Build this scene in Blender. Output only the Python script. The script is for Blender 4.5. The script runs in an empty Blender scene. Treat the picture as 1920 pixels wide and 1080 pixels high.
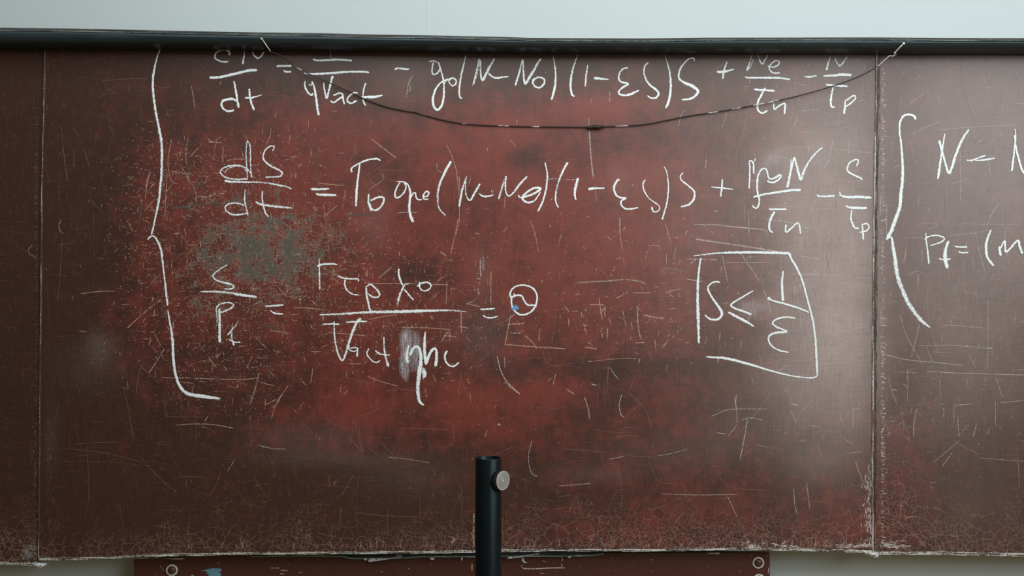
import bpy, math, random
import numpy as np
from mathutils import Vector, noise as mnoise

# ------------------------------------------------------------------ camera, light, exposure
S = bpy.context.scene
COL = S.collection
D, F, ZC = 2.375, 1900.0, 1.55          # camera distance from board face, focal length (px of 1920), camera height
cam_d = bpy.data.cameras.new('camera'); cam_d.sensor_width = 36.0; cam_d.lens = F / 1920 * 36.0
cam = bpy.data.objects.new('camera', cam_d); COL.objects.link(cam)
cam.location = (0, -D, ZC); cam.rotation_euler = (math.pi / 2, 0, 0)
S.camera = cam
S.view_settings.view_transform = 'Standard'; S.view_settings.look = 'None'
S.view_settings.gamma = 1.0; S.view_settings.use_curve_mapping = False
S.view_settings.exposure = 0.0

w = bpy.data.worlds.new('world'); S.world = w; w.use_nodes = True
w.node_tree.nodes['Background'].inputs[0].default_value = (1.0, 0.94, 0.82, 1)
w.node_tree.nodes['Background'].inputs[1].default_value = 0.04

def area(name, loc, target, sx, sy, power, col):
    l = bpy.data.lights.new(name, 'AREA'); l.shape = 'RECTANGLE'; l.size = sx; l.size_y = sy
    l.energy = power; l.color = col
    o = bpy.data.objects.new(name, l); COL.objects.link(o); o.location = loc
    o.rotation_euler = (Vector(target) - Vector(loc)).to_track_quat('-Z', 'Y').to_euler()
    return o
area('window_light', (2.55, -2.7, 2.5), (0.0, -1.9, 1.75), 3.3, 1.2, 68, (0.94, 0.98, 1.0))
area('ceiling_light', (0.35, -1.55, 3.05), (0.35, -0.2, 1.4), 3.0, 1.7, 50, (0.98, 1.0, 0.99))

def P(px, py, y=0.0):                    # point at depth y that stands at photograph pixel px, py
    k = (D + y) / F
    return ((px - 960) * k, y, ZC - (py - 540) * k)
YW = 0.10                                # the wall behind the board
PX = D / F                               # metres per pixel on the board face
rng = np.random.default_rng(7)
random.seed(7)

# ------------------------------------------------------------------ node helper
class NT:
    def __init__(s, name):
        s.m = bpy.data.materials.new(name); s.m.use_nodes = True
        s.t = s.m.node_tree; s.b = s.t.nodes['Principled BSDF']
    def node(s, typ, ins=None, **props):
        n = s.t.nodes.new(typ)
        for k, v in props.items(): setattr(n, k, v)
        for k, v in (ins or {}).items(): s.put(n.inputs[k], v)
        return n
    def put(s, sock, v):
        if isinstance(v, bpy.types.NodeSocket): s.t.links.new(v, sock)
        else: sock.default_value = v
    def math(s, op, a, b=0.0, c=0.0, clamp=False):
        n = s.t.nodes.new('ShaderNodeMath'); n.operation = op; n.use_clamp = clamp
        for i, v in enumerate((a, b, c)): s.put(n.inputs[i], v)
        return n.outputs[0]
    def mul(s, a, b): return s.math('MULTIPLY', a, b)
    def add(s, a, b): return s.math('ADD', a, b)
    def step(s, v, lo, hi, a=0.0, b=1.0):
        n = s.t.nodes.new('ShaderNodeMapRange'); n.interpolation_type = 'SMOOTHSTEP'
        for i, x in enumerate((v, lo, hi, a, b)): s.put(n.inputs[i], x)
        return n.outputs[0]
    def mix(s, f, a, b):
        n = s.t.nodes.new('ShaderNodeMix'); n.data_type = 'RGBA'
        s.put(n.inputs[0], f)
        for i, v in ((6, a), (7, b)):
            s.put(n.inputs[i], v if isinstance(v, bpy.types.NodeSocket) else (*v, 1.0))
        return n.outputs[2]
    def coord(s): return s.node('ShaderNodeTexCoord').outputs['Object']
    def scl(s, v, x, y, z):
        return s.node('ShaderNodeVectorMath', {0: v, 1: (x, y, z)}, operation='MULTIPLY').outputs[0]
    def noise(s, v, scale, detail=2.0, rough=0.5, dist=0.0):
        return s.node('ShaderNodeTexNoise', {'Vector': v, 'Scale': scale, 'Detail': detail, 'Roughness': rough, 'Distortion': dist}).outputs[0]
    def attr(s, name, out=2): return s.node('ShaderNodeAttribute', attribute_name=name).outputs[out]
    def set(s, **kw):
        for k, v in kw.items():
            k = k.replace('_', ' ')
            if k == 'Base Color' and isinstance(v, tuple): v = (*v, 1.0)
            s.put(s.b.inputs[k], v)
        return s.m
    def bump(s, h, strength, dist):
        n = s.node('ShaderNodeBump', {'Height': h, 'Strength': strength, 'Distance': dist})
        s.put(s.b.inputs['Normal'], n.outputs[0])

# ------------------------------------------------------------------ materials
def mat_board():
    n = NT('chalkboard_paint'); p = n.coord()
    wear, dust_sheen, red, crack = (n.attr(a) for a in ('wear', 'dust_sheen', 'red', 'crack'))
    flat = n.scl(p, 1, 0, 1)
    soft = n.noise(flat, 7.0, 5, 0.6)
    fuzz = n.noise(flat, 26.0, 8, 0.72)
    vert = n.noise(n.scl(p, 420, 0, 16), 1.0, 4, 0.65)
    hori = n.noise(n.scl(p, 14, 0, 420), 1.0, 4, 0.65)
    fine = n.noise(flat, 520.0, 2, 0.6)
    # clean red paint against rubbed brown paint
    r = n.add(n.add(n.mul(n.math('SUBTRACT', fuzz, 0.5), 1.3), n.mul(n.math('SUBTRACT', soft, 0.5), 0.7)), red)
    r = n.step(r, 0.14, 0.86)
    c = n.mix(r, (0.050, 0.0215, 0.0148), (0.190, 0.0390, 0.0270))
    # rubbing streaks: brightness up and down
    st = n.add(n.mul(n.math('SUBTRACT', vert, 0.5), 0.9), n.mul(n.math('SUBTRACT', hori, 0.5), 0.7))
    st = n.add(st, n.mul(n.math('SUBTRACT', fine, 0.5), 0.55))
    lift = n.step(st, 0.02, 0.55)
    c = n.mix(n.mul(lift, n.math('SUBTRACT', 0.34, n.mul(r, 0.24))), c, (0.33, 0.165, 0.13))
    c = n.mix(n.mul(n.step(st, -0.02, -0.5), 0.35), c, (0.035, 0.016, 0.014))
    # chalk dust; on the right, window sheen is painted in with it
    dn = n.mul(dust_sheen, n.add(0.45, n.add(n.mul(soft, 0.55), n.mul(st, 0.6))))
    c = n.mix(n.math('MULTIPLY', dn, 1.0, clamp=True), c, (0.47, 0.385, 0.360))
    # craquelure
    wob = n.node('ShaderNodeTexNoise', {'Vector': flat, 'Scale': 60.0, 'Detail': 2.0}).outputs[1]
    wv = n.node('ShaderNodeVectorMath', {0: wob, 1: (0.009, 0, 0.009)}, operation='MULTIPLY').outputs[0]
    fv = n.node('ShaderNodeVectorMath', {0: flat, 1: wv}, operation='ADD').outputs[0]
    v1 = n.node('ShaderNodeTexVoronoi', {'Vector': fv, 'Scale': 44.0}, feature='DISTANCE_TO_EDGE').outputs[0]
    v2 = n.node('ShaderNodeTexVoronoi', {'Vector': fv, 'Scale': 105.0}, feature='DISTANCE_TO_EDGE').outputs[0]
    l1 = n.step(v1, 0.027, 0.010); l2 = n.step(v2, 0.055, 0.018)
    which = n.noise(flat, 13.0, 3, 0.5)
    k1 = n.mul(l1, n.step(n.add(crack, n.mul(n.math('SUBTRACT', which, 0.5), 1.3)), 0.42, 0.95))
    k2 = n.mul(l2, n.step(n.math('SUBTRACT', n.mul(crack, 0.9), n.mul(n.math('SUBTRACT', which, 0.5), 2.4)), 0.42, 0.85))
    gap = n.step(n.noise(flat, 75.0, 2), 0.30, 0.46)
    k = n.mul(n.math('MAXIMUM', k1, n.mul(k2, 0.8)), n.mul(gap, 0.64))
    c = n.mix(k, c, n.mix(crack, (0.18, 0.080, 0.062), (0.34, 0.205, 0.175)))
    # paint worn through to the grey-green sheet, cream primer at the broken edges
    wc = n.noise(flat, 30.0, 3, 0.55, 0.6); wn = n.noise(flat, 150.0, 5, 0.7)
    wx = n.noise(n.scl(p, 34, 0, 300), 1.0, 3, 0.6); wz = n.noise(n.scl(p, 300, 0, 34), 1.0, 3, 0.6)
    q = n.add(n.mul(n.math('SUBTRACT', wc, 0.5), 2.0), n.mul(n.math('SUBTRACT', wn, 0.5), 1.7))
    q = n.add(q, n.mul(n.math('SUBTRACT', n.math('MAXIMUM', wx, wz), 0.56), 1.7))
    q = n.add(n.add(q, wear), n.step(wear, 0.0, 0.10, -1.0, 0.0))
    prim = n.mul(n.step(q, 0.57, 0.62), n.step(fine, 0.38, 0.54))
    c = n.mix(n.mul(prim, 0.66), c, (0.33, 0.20, 0.145))
    grn = n.step(q, 0.66, 0.76)
    c = n.mix(n.mul(grn, 0.9), c, n.mix(fine, (0.050, 0.050, 0.040), (0.125, 0.128, 0.105)))
    rough = n.add(0.345, n.add(n.mul(dn, 0.10), n.mul(st, 0.22)))
    n.bump(n.add(n.mul(st, 0.6), n.add(n.mul(k, -0.5), n.mul(grn, -0.4))), 0.4, 0.0006)
    return n.set(Base_Color=c, Roughness=rough, Specular_IOR_Level=0.5)

def mat_chalk(name, col, rough=0.95):
    n = NT(name); p = n.coord()
    g = n.noise(n.scl(p, 1, 0, 1), 520.0, 2, 0.6)
    g2 = n.noise(n.scl(p, 1, 0, 1), 130.0, 2, 0.5)
    v = n.attr('across'); d = n.attr('dens')
    e = n.math('POWER', n.math('ABSOLUTE', v), 3.0)
    h = n.add(n.add(g, n.mul(n.math('SUBTRACT', g2, 0.5), 0.5)), n.math('SUBTRACT', d, n.mul(e, 0.42)))
    a = n.step(h, 0.94, 1.13)
    c = n.mix(g2, tuple(x * 0.9 for x in col), col)
    return n.set(Base_Color=c, Roughness=rough, Alpha=a, Specular_IOR_Level=0.1)

def mat_smudge():
    n = NT('rubbed_chalk'); p = n.coord()
    g = n.noise(n.scl(p, 330, 0, 40), 1.0, 4, 0.65); g2 = n.noise(n.scl(p, 1, 0, 1), 480.0, 2, 0.6)
    v = n.attr('across'); e = n.math('SUBTRACT', 1.0, n.mul(v, v))
    a = n.mul(n.mul(n.attr('dens'), e), n.mul(n.step(g, 0.30, 0.66), n.step(g2, 0.25, 0.62)))
    return n.set(Base_Color=(0.72, 0.76, 0.80), Roughness=0.95, Alpha=a, Specular_IOR_Level=0.1)

def mat_scratch():
    n = NT('scratch_marks'); p = n.coord()
    c = n.attr('tone', 0)
    g = n.noise(n.scl(p, 1, 0, 1), 260.0, 2, 0.6)
    a = n.mul(n.attr('dens'), n.step(g, 0.30, 0.58))
    return n.set(Base_Color=c, Roughness=0.8, Alpha=a, Specular_IOR_Level=0.2)

def mat_worn_edge(name, paint, bare, thr, sx=40, sz=400):
    n = NT(name); p = n.coord()
    a = n.noise(n.scl(p, sx, sx, sz), 1.0, 5, 0.7); b = n.noise(p, 260, 3, 0.6)
    k = n.step(n.add(n.mul(a, 0.75), n.mul(b, 0.25)), thr - 0.05, thr + 0.06)
    c = n.mix(k, paint, n.mix(b, tuple(x * 0.55 for x in bare), bare))
    n.bump(a, 0.5, 0.001)
    return n.set(Base_Color=c, Roughness=0.6)

def mat_plain(name, col, rough, metal=0.0, var=0.15, scale=40.0, spec=0.5):
    n = NT(name); p = n.coord(); a = n.noise(p, scale, 4, 0.6)
    c = n.mix(a, tuple(x * (1 - var) for x in col), tuple(min(1, x * (1 + var)) for x in col))
    return n.set(Base_Color=c, Roughness=rough, Metallic=metal, Specular_IOR_Level=spec)

def mat_wall():
    n = NT('wall_paint'); p = n.coord()
    a = n.noise(p, 3.0, 4, 0.55); b = n.noise(p, 180.0, 3, 0.6)
    c = n.mix(a, (0.525, 0.605, 0.608), (0.56, 0.638, 0.645))
    n.bump(b, 0.12, 0.001)
    return n.set(Base_Color=c, Roughness=0.85, Specular_IOR_Level=0.25)

def mat_plate():
    n = NT('plate_paint'); p = n.coord()
    a = n.noise(n.scl(p, 30, 30, 260), 1.0, 4, 0.6); b = n.noise(p, 140, 4, 0.65)
    c = n.mix(a, (0.052, 0.0165, 0.0135), (0.085, 0.024, 0.018))
    c = n.mix(n.step(b, 0.685, 0.72), c, (0.40, 0.22, 0.17))
    n.bump(a, 0.2, 0.0006)
    return n.set(Base_Color=c, Roughness=0.42)

def mat_rail():
    n = NT('rail_paint'); p = n.coord()
    a = n.noise(n.scl(p, 12, 60, 60), 1.0, 4, 0.6); b = n.noise(p, 260, 2, 0.5)
    c = n.mix(a, (0.011, 0.0175, 0.0200), (0.021, 0.034, 0.039))
    n.bump(b, 0.08, 0.0005)
    return n.set(Base_Color=c, Roughness=n.step(a, 0.3, 0.7, 0.32, 0.42), Specular_IOR_Level=0.6, Specular_Tint=(0.65, 0.88, 1.0, 1.0))

M = dict(
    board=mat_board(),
    chalk=mat_chalk('white_chalk', (0.86, 0.94, 0.95)),
    blue=mat_chalk('blue_chalk', (0.17, 0.38, 0.60)),
    scratch=mat_scratch(), smudge=mat_smudge(),
    wall=mat_wall(), plate=mat_plate(), rail=mat_rail(),
    lip=mat_worn_edge('rail_lip', (0.020, 0.022, 0.016), (0.11, 0.115, 0.095), 0.54, 8, 300),  # pale streaks carry the lip's highlight in the colour
    groove=mat_worn_edge('rail_highlight', (0.018, 0.022, 0.021), (0.20, 0.23, 0.22), 0.50, 9, 300),  # pale streaks paint the highlight that runs along the rail bead
    edge=mat_worn_edge('worn_bottom_edge', (0.050, 0.024, 0.019), (0.80, 0.81, 0.74), 0.505, 14, 420),
    seam=mat_worn_edge('worn_side_edge', (0.11, 0.065, 0.055), (0.62, 0.59, 0.56), 0.50, 400, 14),
    seamd=mat_worn_edge('worn_dark_edge', (0.035, 0.026, 0.021), (0.30, 0.27, 0.22), 0.55, 400, 20),
    core=mat_plain('board_core', (0.03, 0.02, 0.017), 0.8),
    seaml=mat_worn_edge('worn_left_side_edge', (0.075, 0.045, 0.037), (0.52, 0.47, 0.43), 0.55, 400, 9),
    green=mat_worn_edge('green_bent_metal', (0.16, 0.24, 0.205), (0.55, 0.62, 0.58), 0.55, 30, 200),
    flake=mat_worn_edge('paint_flake', (0.22, 0.17, 0.17), (0.78, 0.80, 0.80), 0.48, 160, 160),
    bluep=mat_plain('blue_paint', (0.115, 0.27, 0.34), 0.6, 0, 0.2, 120),
    white=mat_worn_edge('worn_ring_paint', (0.20, 0.17, 0.15), (0.78, 0.78, 0.74), 0.42, 150, 150),
    black=mat_plain('black_enamel', (0.0045, 0.0062, 0.0068), 0.34, 0, 0.2, 60, 0.26),
    blackin=mat_plain('tube_inside', (0.010, 0.009, 0.008), 0.8),
    steel=mat_plain('turned_steel', (0.42, 0.41, 0.37), 0.42, 0.85, 0.12, 300),
    darksteel=mat_plain('dark_steel', (0.035, 0.035, 0.035), 0.45, 0.5),
    floor=mat_plain('floor_linoleum', (0.45, 0.31, 0.15), 0.5, 0, 0.2, 12),
)
def mat_wire():
    n = NT('worn_glinting_wire'); p = n.coord()
    a = n.noise(n.scl(p, 22, 22, 22), 1.0, 2, 0.5)
    b = n.attr('bare')
    k = n.math('MAXIMUM', n.mul(n.step(a, 0.60, 0.66), n.step(n.noise(p, 400, 1), 0.35, 0.5)), b)  # pale bits: worn insulation, with caught light put into the colour
    return n.set(Base_Color=n.mix(k, (0.010, 0.008, 0.007), (0.62, 0.60, 0.56)), Roughness=0.5)
M['black'].node_tree.nodes['Principled BSDF'].inputs['Specular Tint'].default_value = (0.62, 0.86, 0.92, 1)
M['wire'] = mat_wire()
def mat_turned(centre):
    n = NT('turned_face'); p = n.coord()
    d = n.node('ShaderNodeVectorMath', {0: p, 1: centre}, operation='DISTANCE').outputs['Value']
    a = n.node('ShaderNodeTexNoise', {'W': n.mul(d, 1500.0), 'Scale': 1.0, 'Detail': 3.0}, noise_dimensions='1D').outputs[0]
    c = n.mix(n.step(a, 0.34, 0.66), (0.20, 0.20, 0.185), (0.55, 0.54, 0.50))
    c = n.mix(n.step(d, 0.0172, 0.0180), c, (0.80, 0.80, 0.77)); c = n.mix(n.step(d, 0.0020, 0.0012), c, (0.8, 0.8, 0.78))
    return n.set(Base_Color=c, Roughness=0.5, Metallic=0.55)

# ------------------------------------------------------------------ object helpers
def link(name, me, mat, parent=None, base=None):
    o = bpy.data.objects.new(name, me); COL.objects.link(o)
    if mat: me.materials.append(mat)
    if parent is not None:
        o.parent = parent
        if base is not None: o.location = [-c for c in base]
    return o
def mesh(name, V, Fc, smooth=False):
    me = bpy.data.meshes.new(name); me.from_pydata([tuple(map(float, v)) for v in V], [], Fc); me.update()
    if smooth: me.polygons.foreach_set('use_smooth', [True] * len(me.polygons))
    return me
def thing(name, label, cat, base):
    o = bpy.data.objects.new(name, None); COL.objects.link(o); o.location = base; o.empty_display_size = 0.1
    o['label'] = label; o['category'] = cat
    return o
def box_geo(x0, x1, y0, y1, z0, z1):
    V = [(x, y, z) for x in (x0, x1) for y in (y0, y1) for z in (z0, z1)]
    return V, [(0, 1, 3, 2), (4, 6, 7, 5), (0, 4, 5, 1), (2, 3, 7, 6), (0, 2, 6, 4), (1, 5, 7, 3)]
def bevel(o, w, seg=2):
    m = o.modifiers.new('bevel', 'BEVEL'); m.width = w; m.segments = seg; m.limit_method = 'ANGLE'
def lathe_geo(profile, origin, axis, seg=48):
    ax = Vector(axis).normalized(); u = ax.orthogonal().normalized(); v = ax.cross(u)
    V = []; Fc = []
    for (r, h) in profile:
        for i in range(seg):
            a = 2 * math.pi * i / seg
            V.append(Vector(origin) + ax * h + (u * math.cos(a) + v * math.sin(a)) * r)
    for j in range(len(profile) - 1):
        for i in range(seg):
            k = (i + 1) % seg
            Fc.append((j * seg + i, j * seg + k, (j + 1) * seg + k, (j + 1) * seg + i))
    if profile[0][0] > 0: Fc.append(tuple(reversed(range(seg))))
    if profile[-1][0] > 0: Fc.append(tuple(range((len(profile) - 1) * seg, len(profile) * seg)))
    return V, Fc
def sharp(me, ang=35):
    me.polygons.foreach_set('use_smooth', [True] * len(me.polygons)); me.set_sharp_from_angle(angle=math.radians(ang))
def tube_geo(path, rad, seg=8):
    V = []; Fc = []; n = len(path); path = [Vector(p) for p in path]
    for i, p in enumerate(path):
        t = (path[min(i + 1, n - 1)] - path[max(i - 1, 0)]).normalized()
        a = t.cross(Vector((0, 1, 0))).normalized(); b = a.cross(t)
        for k in range(seg):
            th = 2 * math.pi * k / seg
            V.append(p + (a * math.cos(th) + b * math.sin(th)) * rad[i])
    for i in range(n - 1):
        for k in range(seg):
            l = (k + 1) % seg
            Fc.append((i * seg + k, i * seg + l, (i + 1) * seg + l, (i + 1) * seg + k))
    Fc.append(tuple(range(seg))); Fc.append(tuple(reversed(range((n - 1) * seg, n * seg))))
    return V, Fc
def catmull(pts, step=1.5):
    p = np.asarray(pts, float)
    if len(p) == 2:
        n = max(2, int(np.hypot(*(p[1] - p[0])) / step)); t = np.linspace(0, 1, n + 1)[:, None]
        return p[0] * (1 - t) + p[1] * t
    q = np.vstack([2 * p[0] - p[1], p, 2 * p[-1] - p[-2]]); out = []
    for i in range(1, len(q) - 2):
        a, b, c, d = q[i - 1], q[i], q[i + 1], q[i + 2]
        n = max(2, int(np.hypot(*(c - b)) / step)); t = np.linspace(0, 1, n, endpoint=False)[:, None]
        out.append(0.5 * (2 * b + (c - a) * t + (2 * a - 5 * b + 4 * c - d) * t ** 2 + (3 * b - a - 3 * c + d) * t ** 3))
    out.append(q[-2][None]); return np.vstack(out)

# ------------------------------------------------------------------ the setting
me = mesh('wall_back', *box_geo(-4.5, 4.5, YW, YW + 0.15, 0, 3.3)); wall = link('wall_back', me, M['wall']); wall['kind'] = 'structure'
me = mesh('floor', *box_geo(-4.5, 4.5, -5.5, YW + 0.15, -0.1, 0)); floor = link('floor', me, M['floor']); floor['kind'] = 'structure'
# hairline joint in the plaster above the rail
V, Fc = box_geo(P(801, 0, YW)[0] - 0.0007, P(801, 0, YW)[0] + 0.0007, YW - 0.0008, YW, 1.9, 3.3)
jo = link('plaster_joint', mesh('plaster_joint', V, Fc), mat_plain('joint_tone', (0.58, 0.64, 0.63), 0.9), wall)

# ------------------------------------------------------------------ chalkboard panels
BASE = (0.0, 0.015, 0.0)
bot_c = [(73, 1047), (150, 1045.5), (240, 1042), (300, 1039.5), (450, 1036.5), (560, 1035.5), (760, 1034), (880, 1032.5), (960, 1030.5),
         (1100, 1029.5), (1200, 1030), (1300, 1028.5), (1400, 1028), (1500, 1029), (1580, 1031), (1639, 1033)]
bot_l = [(-760, 1054), (-300, 1054), (-80, 1054), (0, 1054), (72, 1056)]
bot_r = [(1640, 1035), (1760, 1036), (1850, 1037.5), (1920, 1038.5), (2000, 1039.3), (2300, 1042), (2680, 1046)]
seam_l = [(84.5, 78), (83, 200), (80, 300), (77, 600), (75, 800), (73, 1047)]
seam_r = [(1646, 78), (1645, 200), (1643, 280), (1641.5, 400), (1639.5, 620), (1638.5, 800), (1638.5, 1033)]
def ip(path, t, axis=0):
    a = np.array(path, float); return np.interp(t, a[:, axis], a[:, 1 - axis])

def G(x, y, cx, cy, sx, sy, a, p=2.0):
    return a * np.exp(-(np.abs((x - cx) / sx) ** p + np.abs((y - cy) / sy) ** p))
def f_red(x, y):
    r = 0.20 + G(x, y, 900, 480, 520, 330, 0.42, 3) + G(x, y, 960, 270, 170, 75, 0.25) + G(x, y, 560, 330, 230, 130, 0.18) + G(x, y, 850, 770, 120, 60, 0.42) \
        + G(x, y, 660, 765, 90, 45, 0.30) + G(x, y, 1180, 430, 220, 130, 0.16) + G(x, y, 1130, 205, 90, 25, 0.42) + G(x, y, 1030, 730, 70, 20, 0.3) \
        + G(x, y, 300, 420, 120, 200, 0.16) + G(x, y, 1220, 330, 90, 40, 0.15) + G(x, y, 330, 600, 150, 110, 0.08)
    r -= G(x, y, 700, 120, 500, 50, 0.22) + G(x, y, 830, 400, 110, 60, 0.10) + G(x, y, 900, 610, 60, 60, 0.22) + G(x, y, 985, 297, 50, 25, 0.40) + G(x, y, 720, 310, 80, 50, 0.22) \
        + G(x, y, 1110, 290, 60, 50, 0.25) + G(x, y, 790, 510, 60, 35, 0.3) + G(x, y, 1130, 380, 50, 35, 0.2) + G(x, y, 1050, 690, 300, 30, 0.16) + G(x, y, 780, 760, 60, 60, 0.25)
    r += G(x, y, 1690, 900, 60, 160, 0.18) + G(x, y, 1300, 930, 260, 90, 0.18) + G(x, y, 1580, 980, 70, 60, 0.3) + G(x, y, 1100, 1000, 250, 50, 0.12)
    r -= 0.20 * np.clip((260 - x) / 200, 0, 1) + 0.12 * np.clip((y - 820) / 120, 0, 1) * (x < 950)
    return r
def f_dust_sheen(x, y):
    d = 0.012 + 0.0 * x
    d += G(x, y, 1550, 520, 105, 340, 0.66, 3) + G(x, y, 1400, 420, 170, 340, 0.28) + G(x, y, 1580, 260, 60, 110, 0.12) + G(x, y, 1480, 700, 130, 90, 0.14) + G(x, y, 1590, 620, 60, 170, 0.30)  # pale haze by the right joint: real dust plus window sheen painted as colour
    d += G(x, y, 1830, 420, 165, 380, 0.46, 3) + G(x, y, 1790, 760, 130, 130, 0.10) + G(x, y, 1830, 960, 120, 90, 0.10) + G(x, y, 1180, 430, 260, 330, 0.06)  # right panel haze, dust and painted sheen together
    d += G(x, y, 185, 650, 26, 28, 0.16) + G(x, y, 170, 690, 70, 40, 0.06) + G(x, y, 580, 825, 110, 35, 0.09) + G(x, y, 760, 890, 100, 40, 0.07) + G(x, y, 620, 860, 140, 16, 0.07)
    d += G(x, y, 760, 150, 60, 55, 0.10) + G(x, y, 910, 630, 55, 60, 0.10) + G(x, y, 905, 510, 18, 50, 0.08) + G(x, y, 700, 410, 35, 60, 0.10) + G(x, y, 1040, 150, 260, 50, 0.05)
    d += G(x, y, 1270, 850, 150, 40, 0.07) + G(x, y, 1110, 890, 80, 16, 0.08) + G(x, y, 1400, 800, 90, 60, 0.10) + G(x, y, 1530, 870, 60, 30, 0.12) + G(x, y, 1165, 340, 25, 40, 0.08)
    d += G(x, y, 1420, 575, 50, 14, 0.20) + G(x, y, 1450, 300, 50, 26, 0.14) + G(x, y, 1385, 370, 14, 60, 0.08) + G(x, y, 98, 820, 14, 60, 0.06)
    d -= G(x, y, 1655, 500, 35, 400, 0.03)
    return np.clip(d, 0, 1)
def f_wear(x, y):
    return G(x, y, 460, 450, 180, 100, 0.56) + G(x, y, 490, 455, 85, 50, 0.22) + G(x, y, 500, 490, 60, 50, 0.16) + G(x, y, 420, 560, 150, 80, 0.30) + G(x, y, 600, 470, 90, 110, 0.26) \
        + G(x, y, 380, 330, 110, 60, 0.08) + G(x, y, 330, 640, 40, 40, 0.05) + G(x, y, 745, 570, 40, 22, 0.25) + G(x, y, 1073, 418, 7, 9, 0.62)
def f_crack(x, y):
    b = np.clip((y - 860) / 170, 0, 1) ** 1.6 * 0.85 + 0.06
    b += np.clip((y - 720) / 140, 0, 1) * G(x, 0, 1330, 0, 420, 1, 0.22)
    b += G(x, y, 20, 830, 60, 400, 0.16) + G(x, y, 1675, 880, 60, 170, 0.42) + G(x, y, 1780, 900, 170, 140, 0.16)
    b -= 0.15 * np.clip((450 - x) / 350, 0, 1) * (x > 75)
    return np.clip(b, 0, 1)

board = thing('chalkboard', 'wide worn red-brown chalkboard with white chalk equations, hung on the pale wall', 'chalkboard', BASE)

def panel(name, xl, xr, bot, yfront=0.0, thick=0.028, nx=200, ny=130, gapl=0.0, gapr=0.0):
    """front grid between two side paths and a bottom path, closed sides and back"""
    v = np.linspace(0, 1, ny); u = np.linspace(0, 1, nx)
    V = []; att = []
    for tv in v:
        for tu in u:
            yb0 = 78 + (1050 - 78) * tv
            x = (xl(yb0) + gapl) * (1 - tu) + (xr(yb0) - gapr) * tu
            y = 78 + (ip(bot, x) - 78) * tv
            V.append((x, y))
    V = np.array(V)
    k = (D + yfront) / F
    W = np.stack([(V[:, 0] - 960) * k, np.full(len(V), yfront), ZC - (V[:, 1] - 540) * k], 1)
    Fc = [(j * nx + i, (j + 1) * nx + i, (j + 1) * nx + i + 1, j * nx + i + 1) for j in range(ny - 1) for i in range(nx - 1)]
    ring = [i for i in range(nx)] + [j * nx + nx - 1 for j in range(1, ny)] + [(ny - 1) * nx + i for i in range(nx - 2, -1, -1)] + [j * nx for j in range(ny - 2, 0, -1)]
    n0 = len(W); B = W[ring].copy(); B[:, 1] += thick
    W = np.vstack([W, B]); m = len(ring)
    Fc += [(ring[i], ring[(i + 1) % m], n0 + (i + 1) % m, n0 + i) for i in range(m)]
    Fc.append(tuple(reversed(range(n0, n0 + m))))
    me = bpy.data.meshes.new(name); me.from_pydata(W.tolist(), [], Fc); me.update()
    full = np.vstack([V, V[ring]])
    for an, fn in (('wear', f_wear), ('dust_sheen', f_dust_sheen), ('red', f_red), ('crack', f_crack)):
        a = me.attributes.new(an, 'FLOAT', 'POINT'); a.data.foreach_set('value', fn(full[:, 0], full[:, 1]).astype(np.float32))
    return link(name, me, M['board'], board, BASE)

cl = lambda y: ip(seam_l, y, 1); cr = lambda y: ip(seam_r, y, 1)
centre = panel('centre_panel', cl, cr, bot_c, gapl=0.6, gapr=0.2)
left = panel('side_panel', lambda y: -760 + 0 * y, cl, bot_l, yfront=0.003, nx=110, gapr=1.2)
right = panel('side_panel', cr, lambda y: 2680 + 0 * y, bot_r, yfront=0.004, nx=110, gapl=0.7)
left['label'] = 'dark left side panel without writing'; right['label'] = 'right side panel with a chalk brace and formulas'
YF = {centre.name: 0.0, left.name: 0.003, right.name: 0.004}

def strip(name, path, h0, h1, yf, depth, mat, parent, base=None, jit=0.0, side=False, step=4, label=None):
    """a solid strip that follows a pixel path; h0..h1 are its offsets (px) across the path"""
    p = catmull(path, step); V = []; Fc = []
    for i, (x, y) in enumerate(p):
        a = h0 + jit * mnoise.noise(Vector((x * 0.06, y * 0.06, 1.3))) + jit * 0.6 * mnoise.noise(Vector((x * 0.3, y * 0.3, 5.3)))
        b = h1 + jit * mnoise.noise(Vector((x * 0.06, y * 0.06, 9.1))) + jit * 0.6 * mnoise.noise(Vector((x * 0.3, y * 0.3, 7.7)))
        c0, c1 = ((x + a, y), (x + b, y)) if side else ((x, y + a), (x, y + b))
        f0, f1 = P(*c0, yf), P(*c1, yf)
        V += [f0, f1, (f1[0], yf + depth, f1[2]), (f0[0], yf + depth, f0[2])]
    n = len(p)
    for i in range(n - 1):
        for k in range(4):
            l = (k + 1) % 4
            Fc.append((i * 4 + k, i * 4 + l, i * 4 + 4 + l, i * 4 + 4 + k))
    Fc += [(3, 2, 1, 0), tuple((n - 1) * 4 + k for k in range(4))]
    o = link(name, mesh(name, V, Fc), mat, parent, base)
    if label: o['label'] = label
    return o

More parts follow.
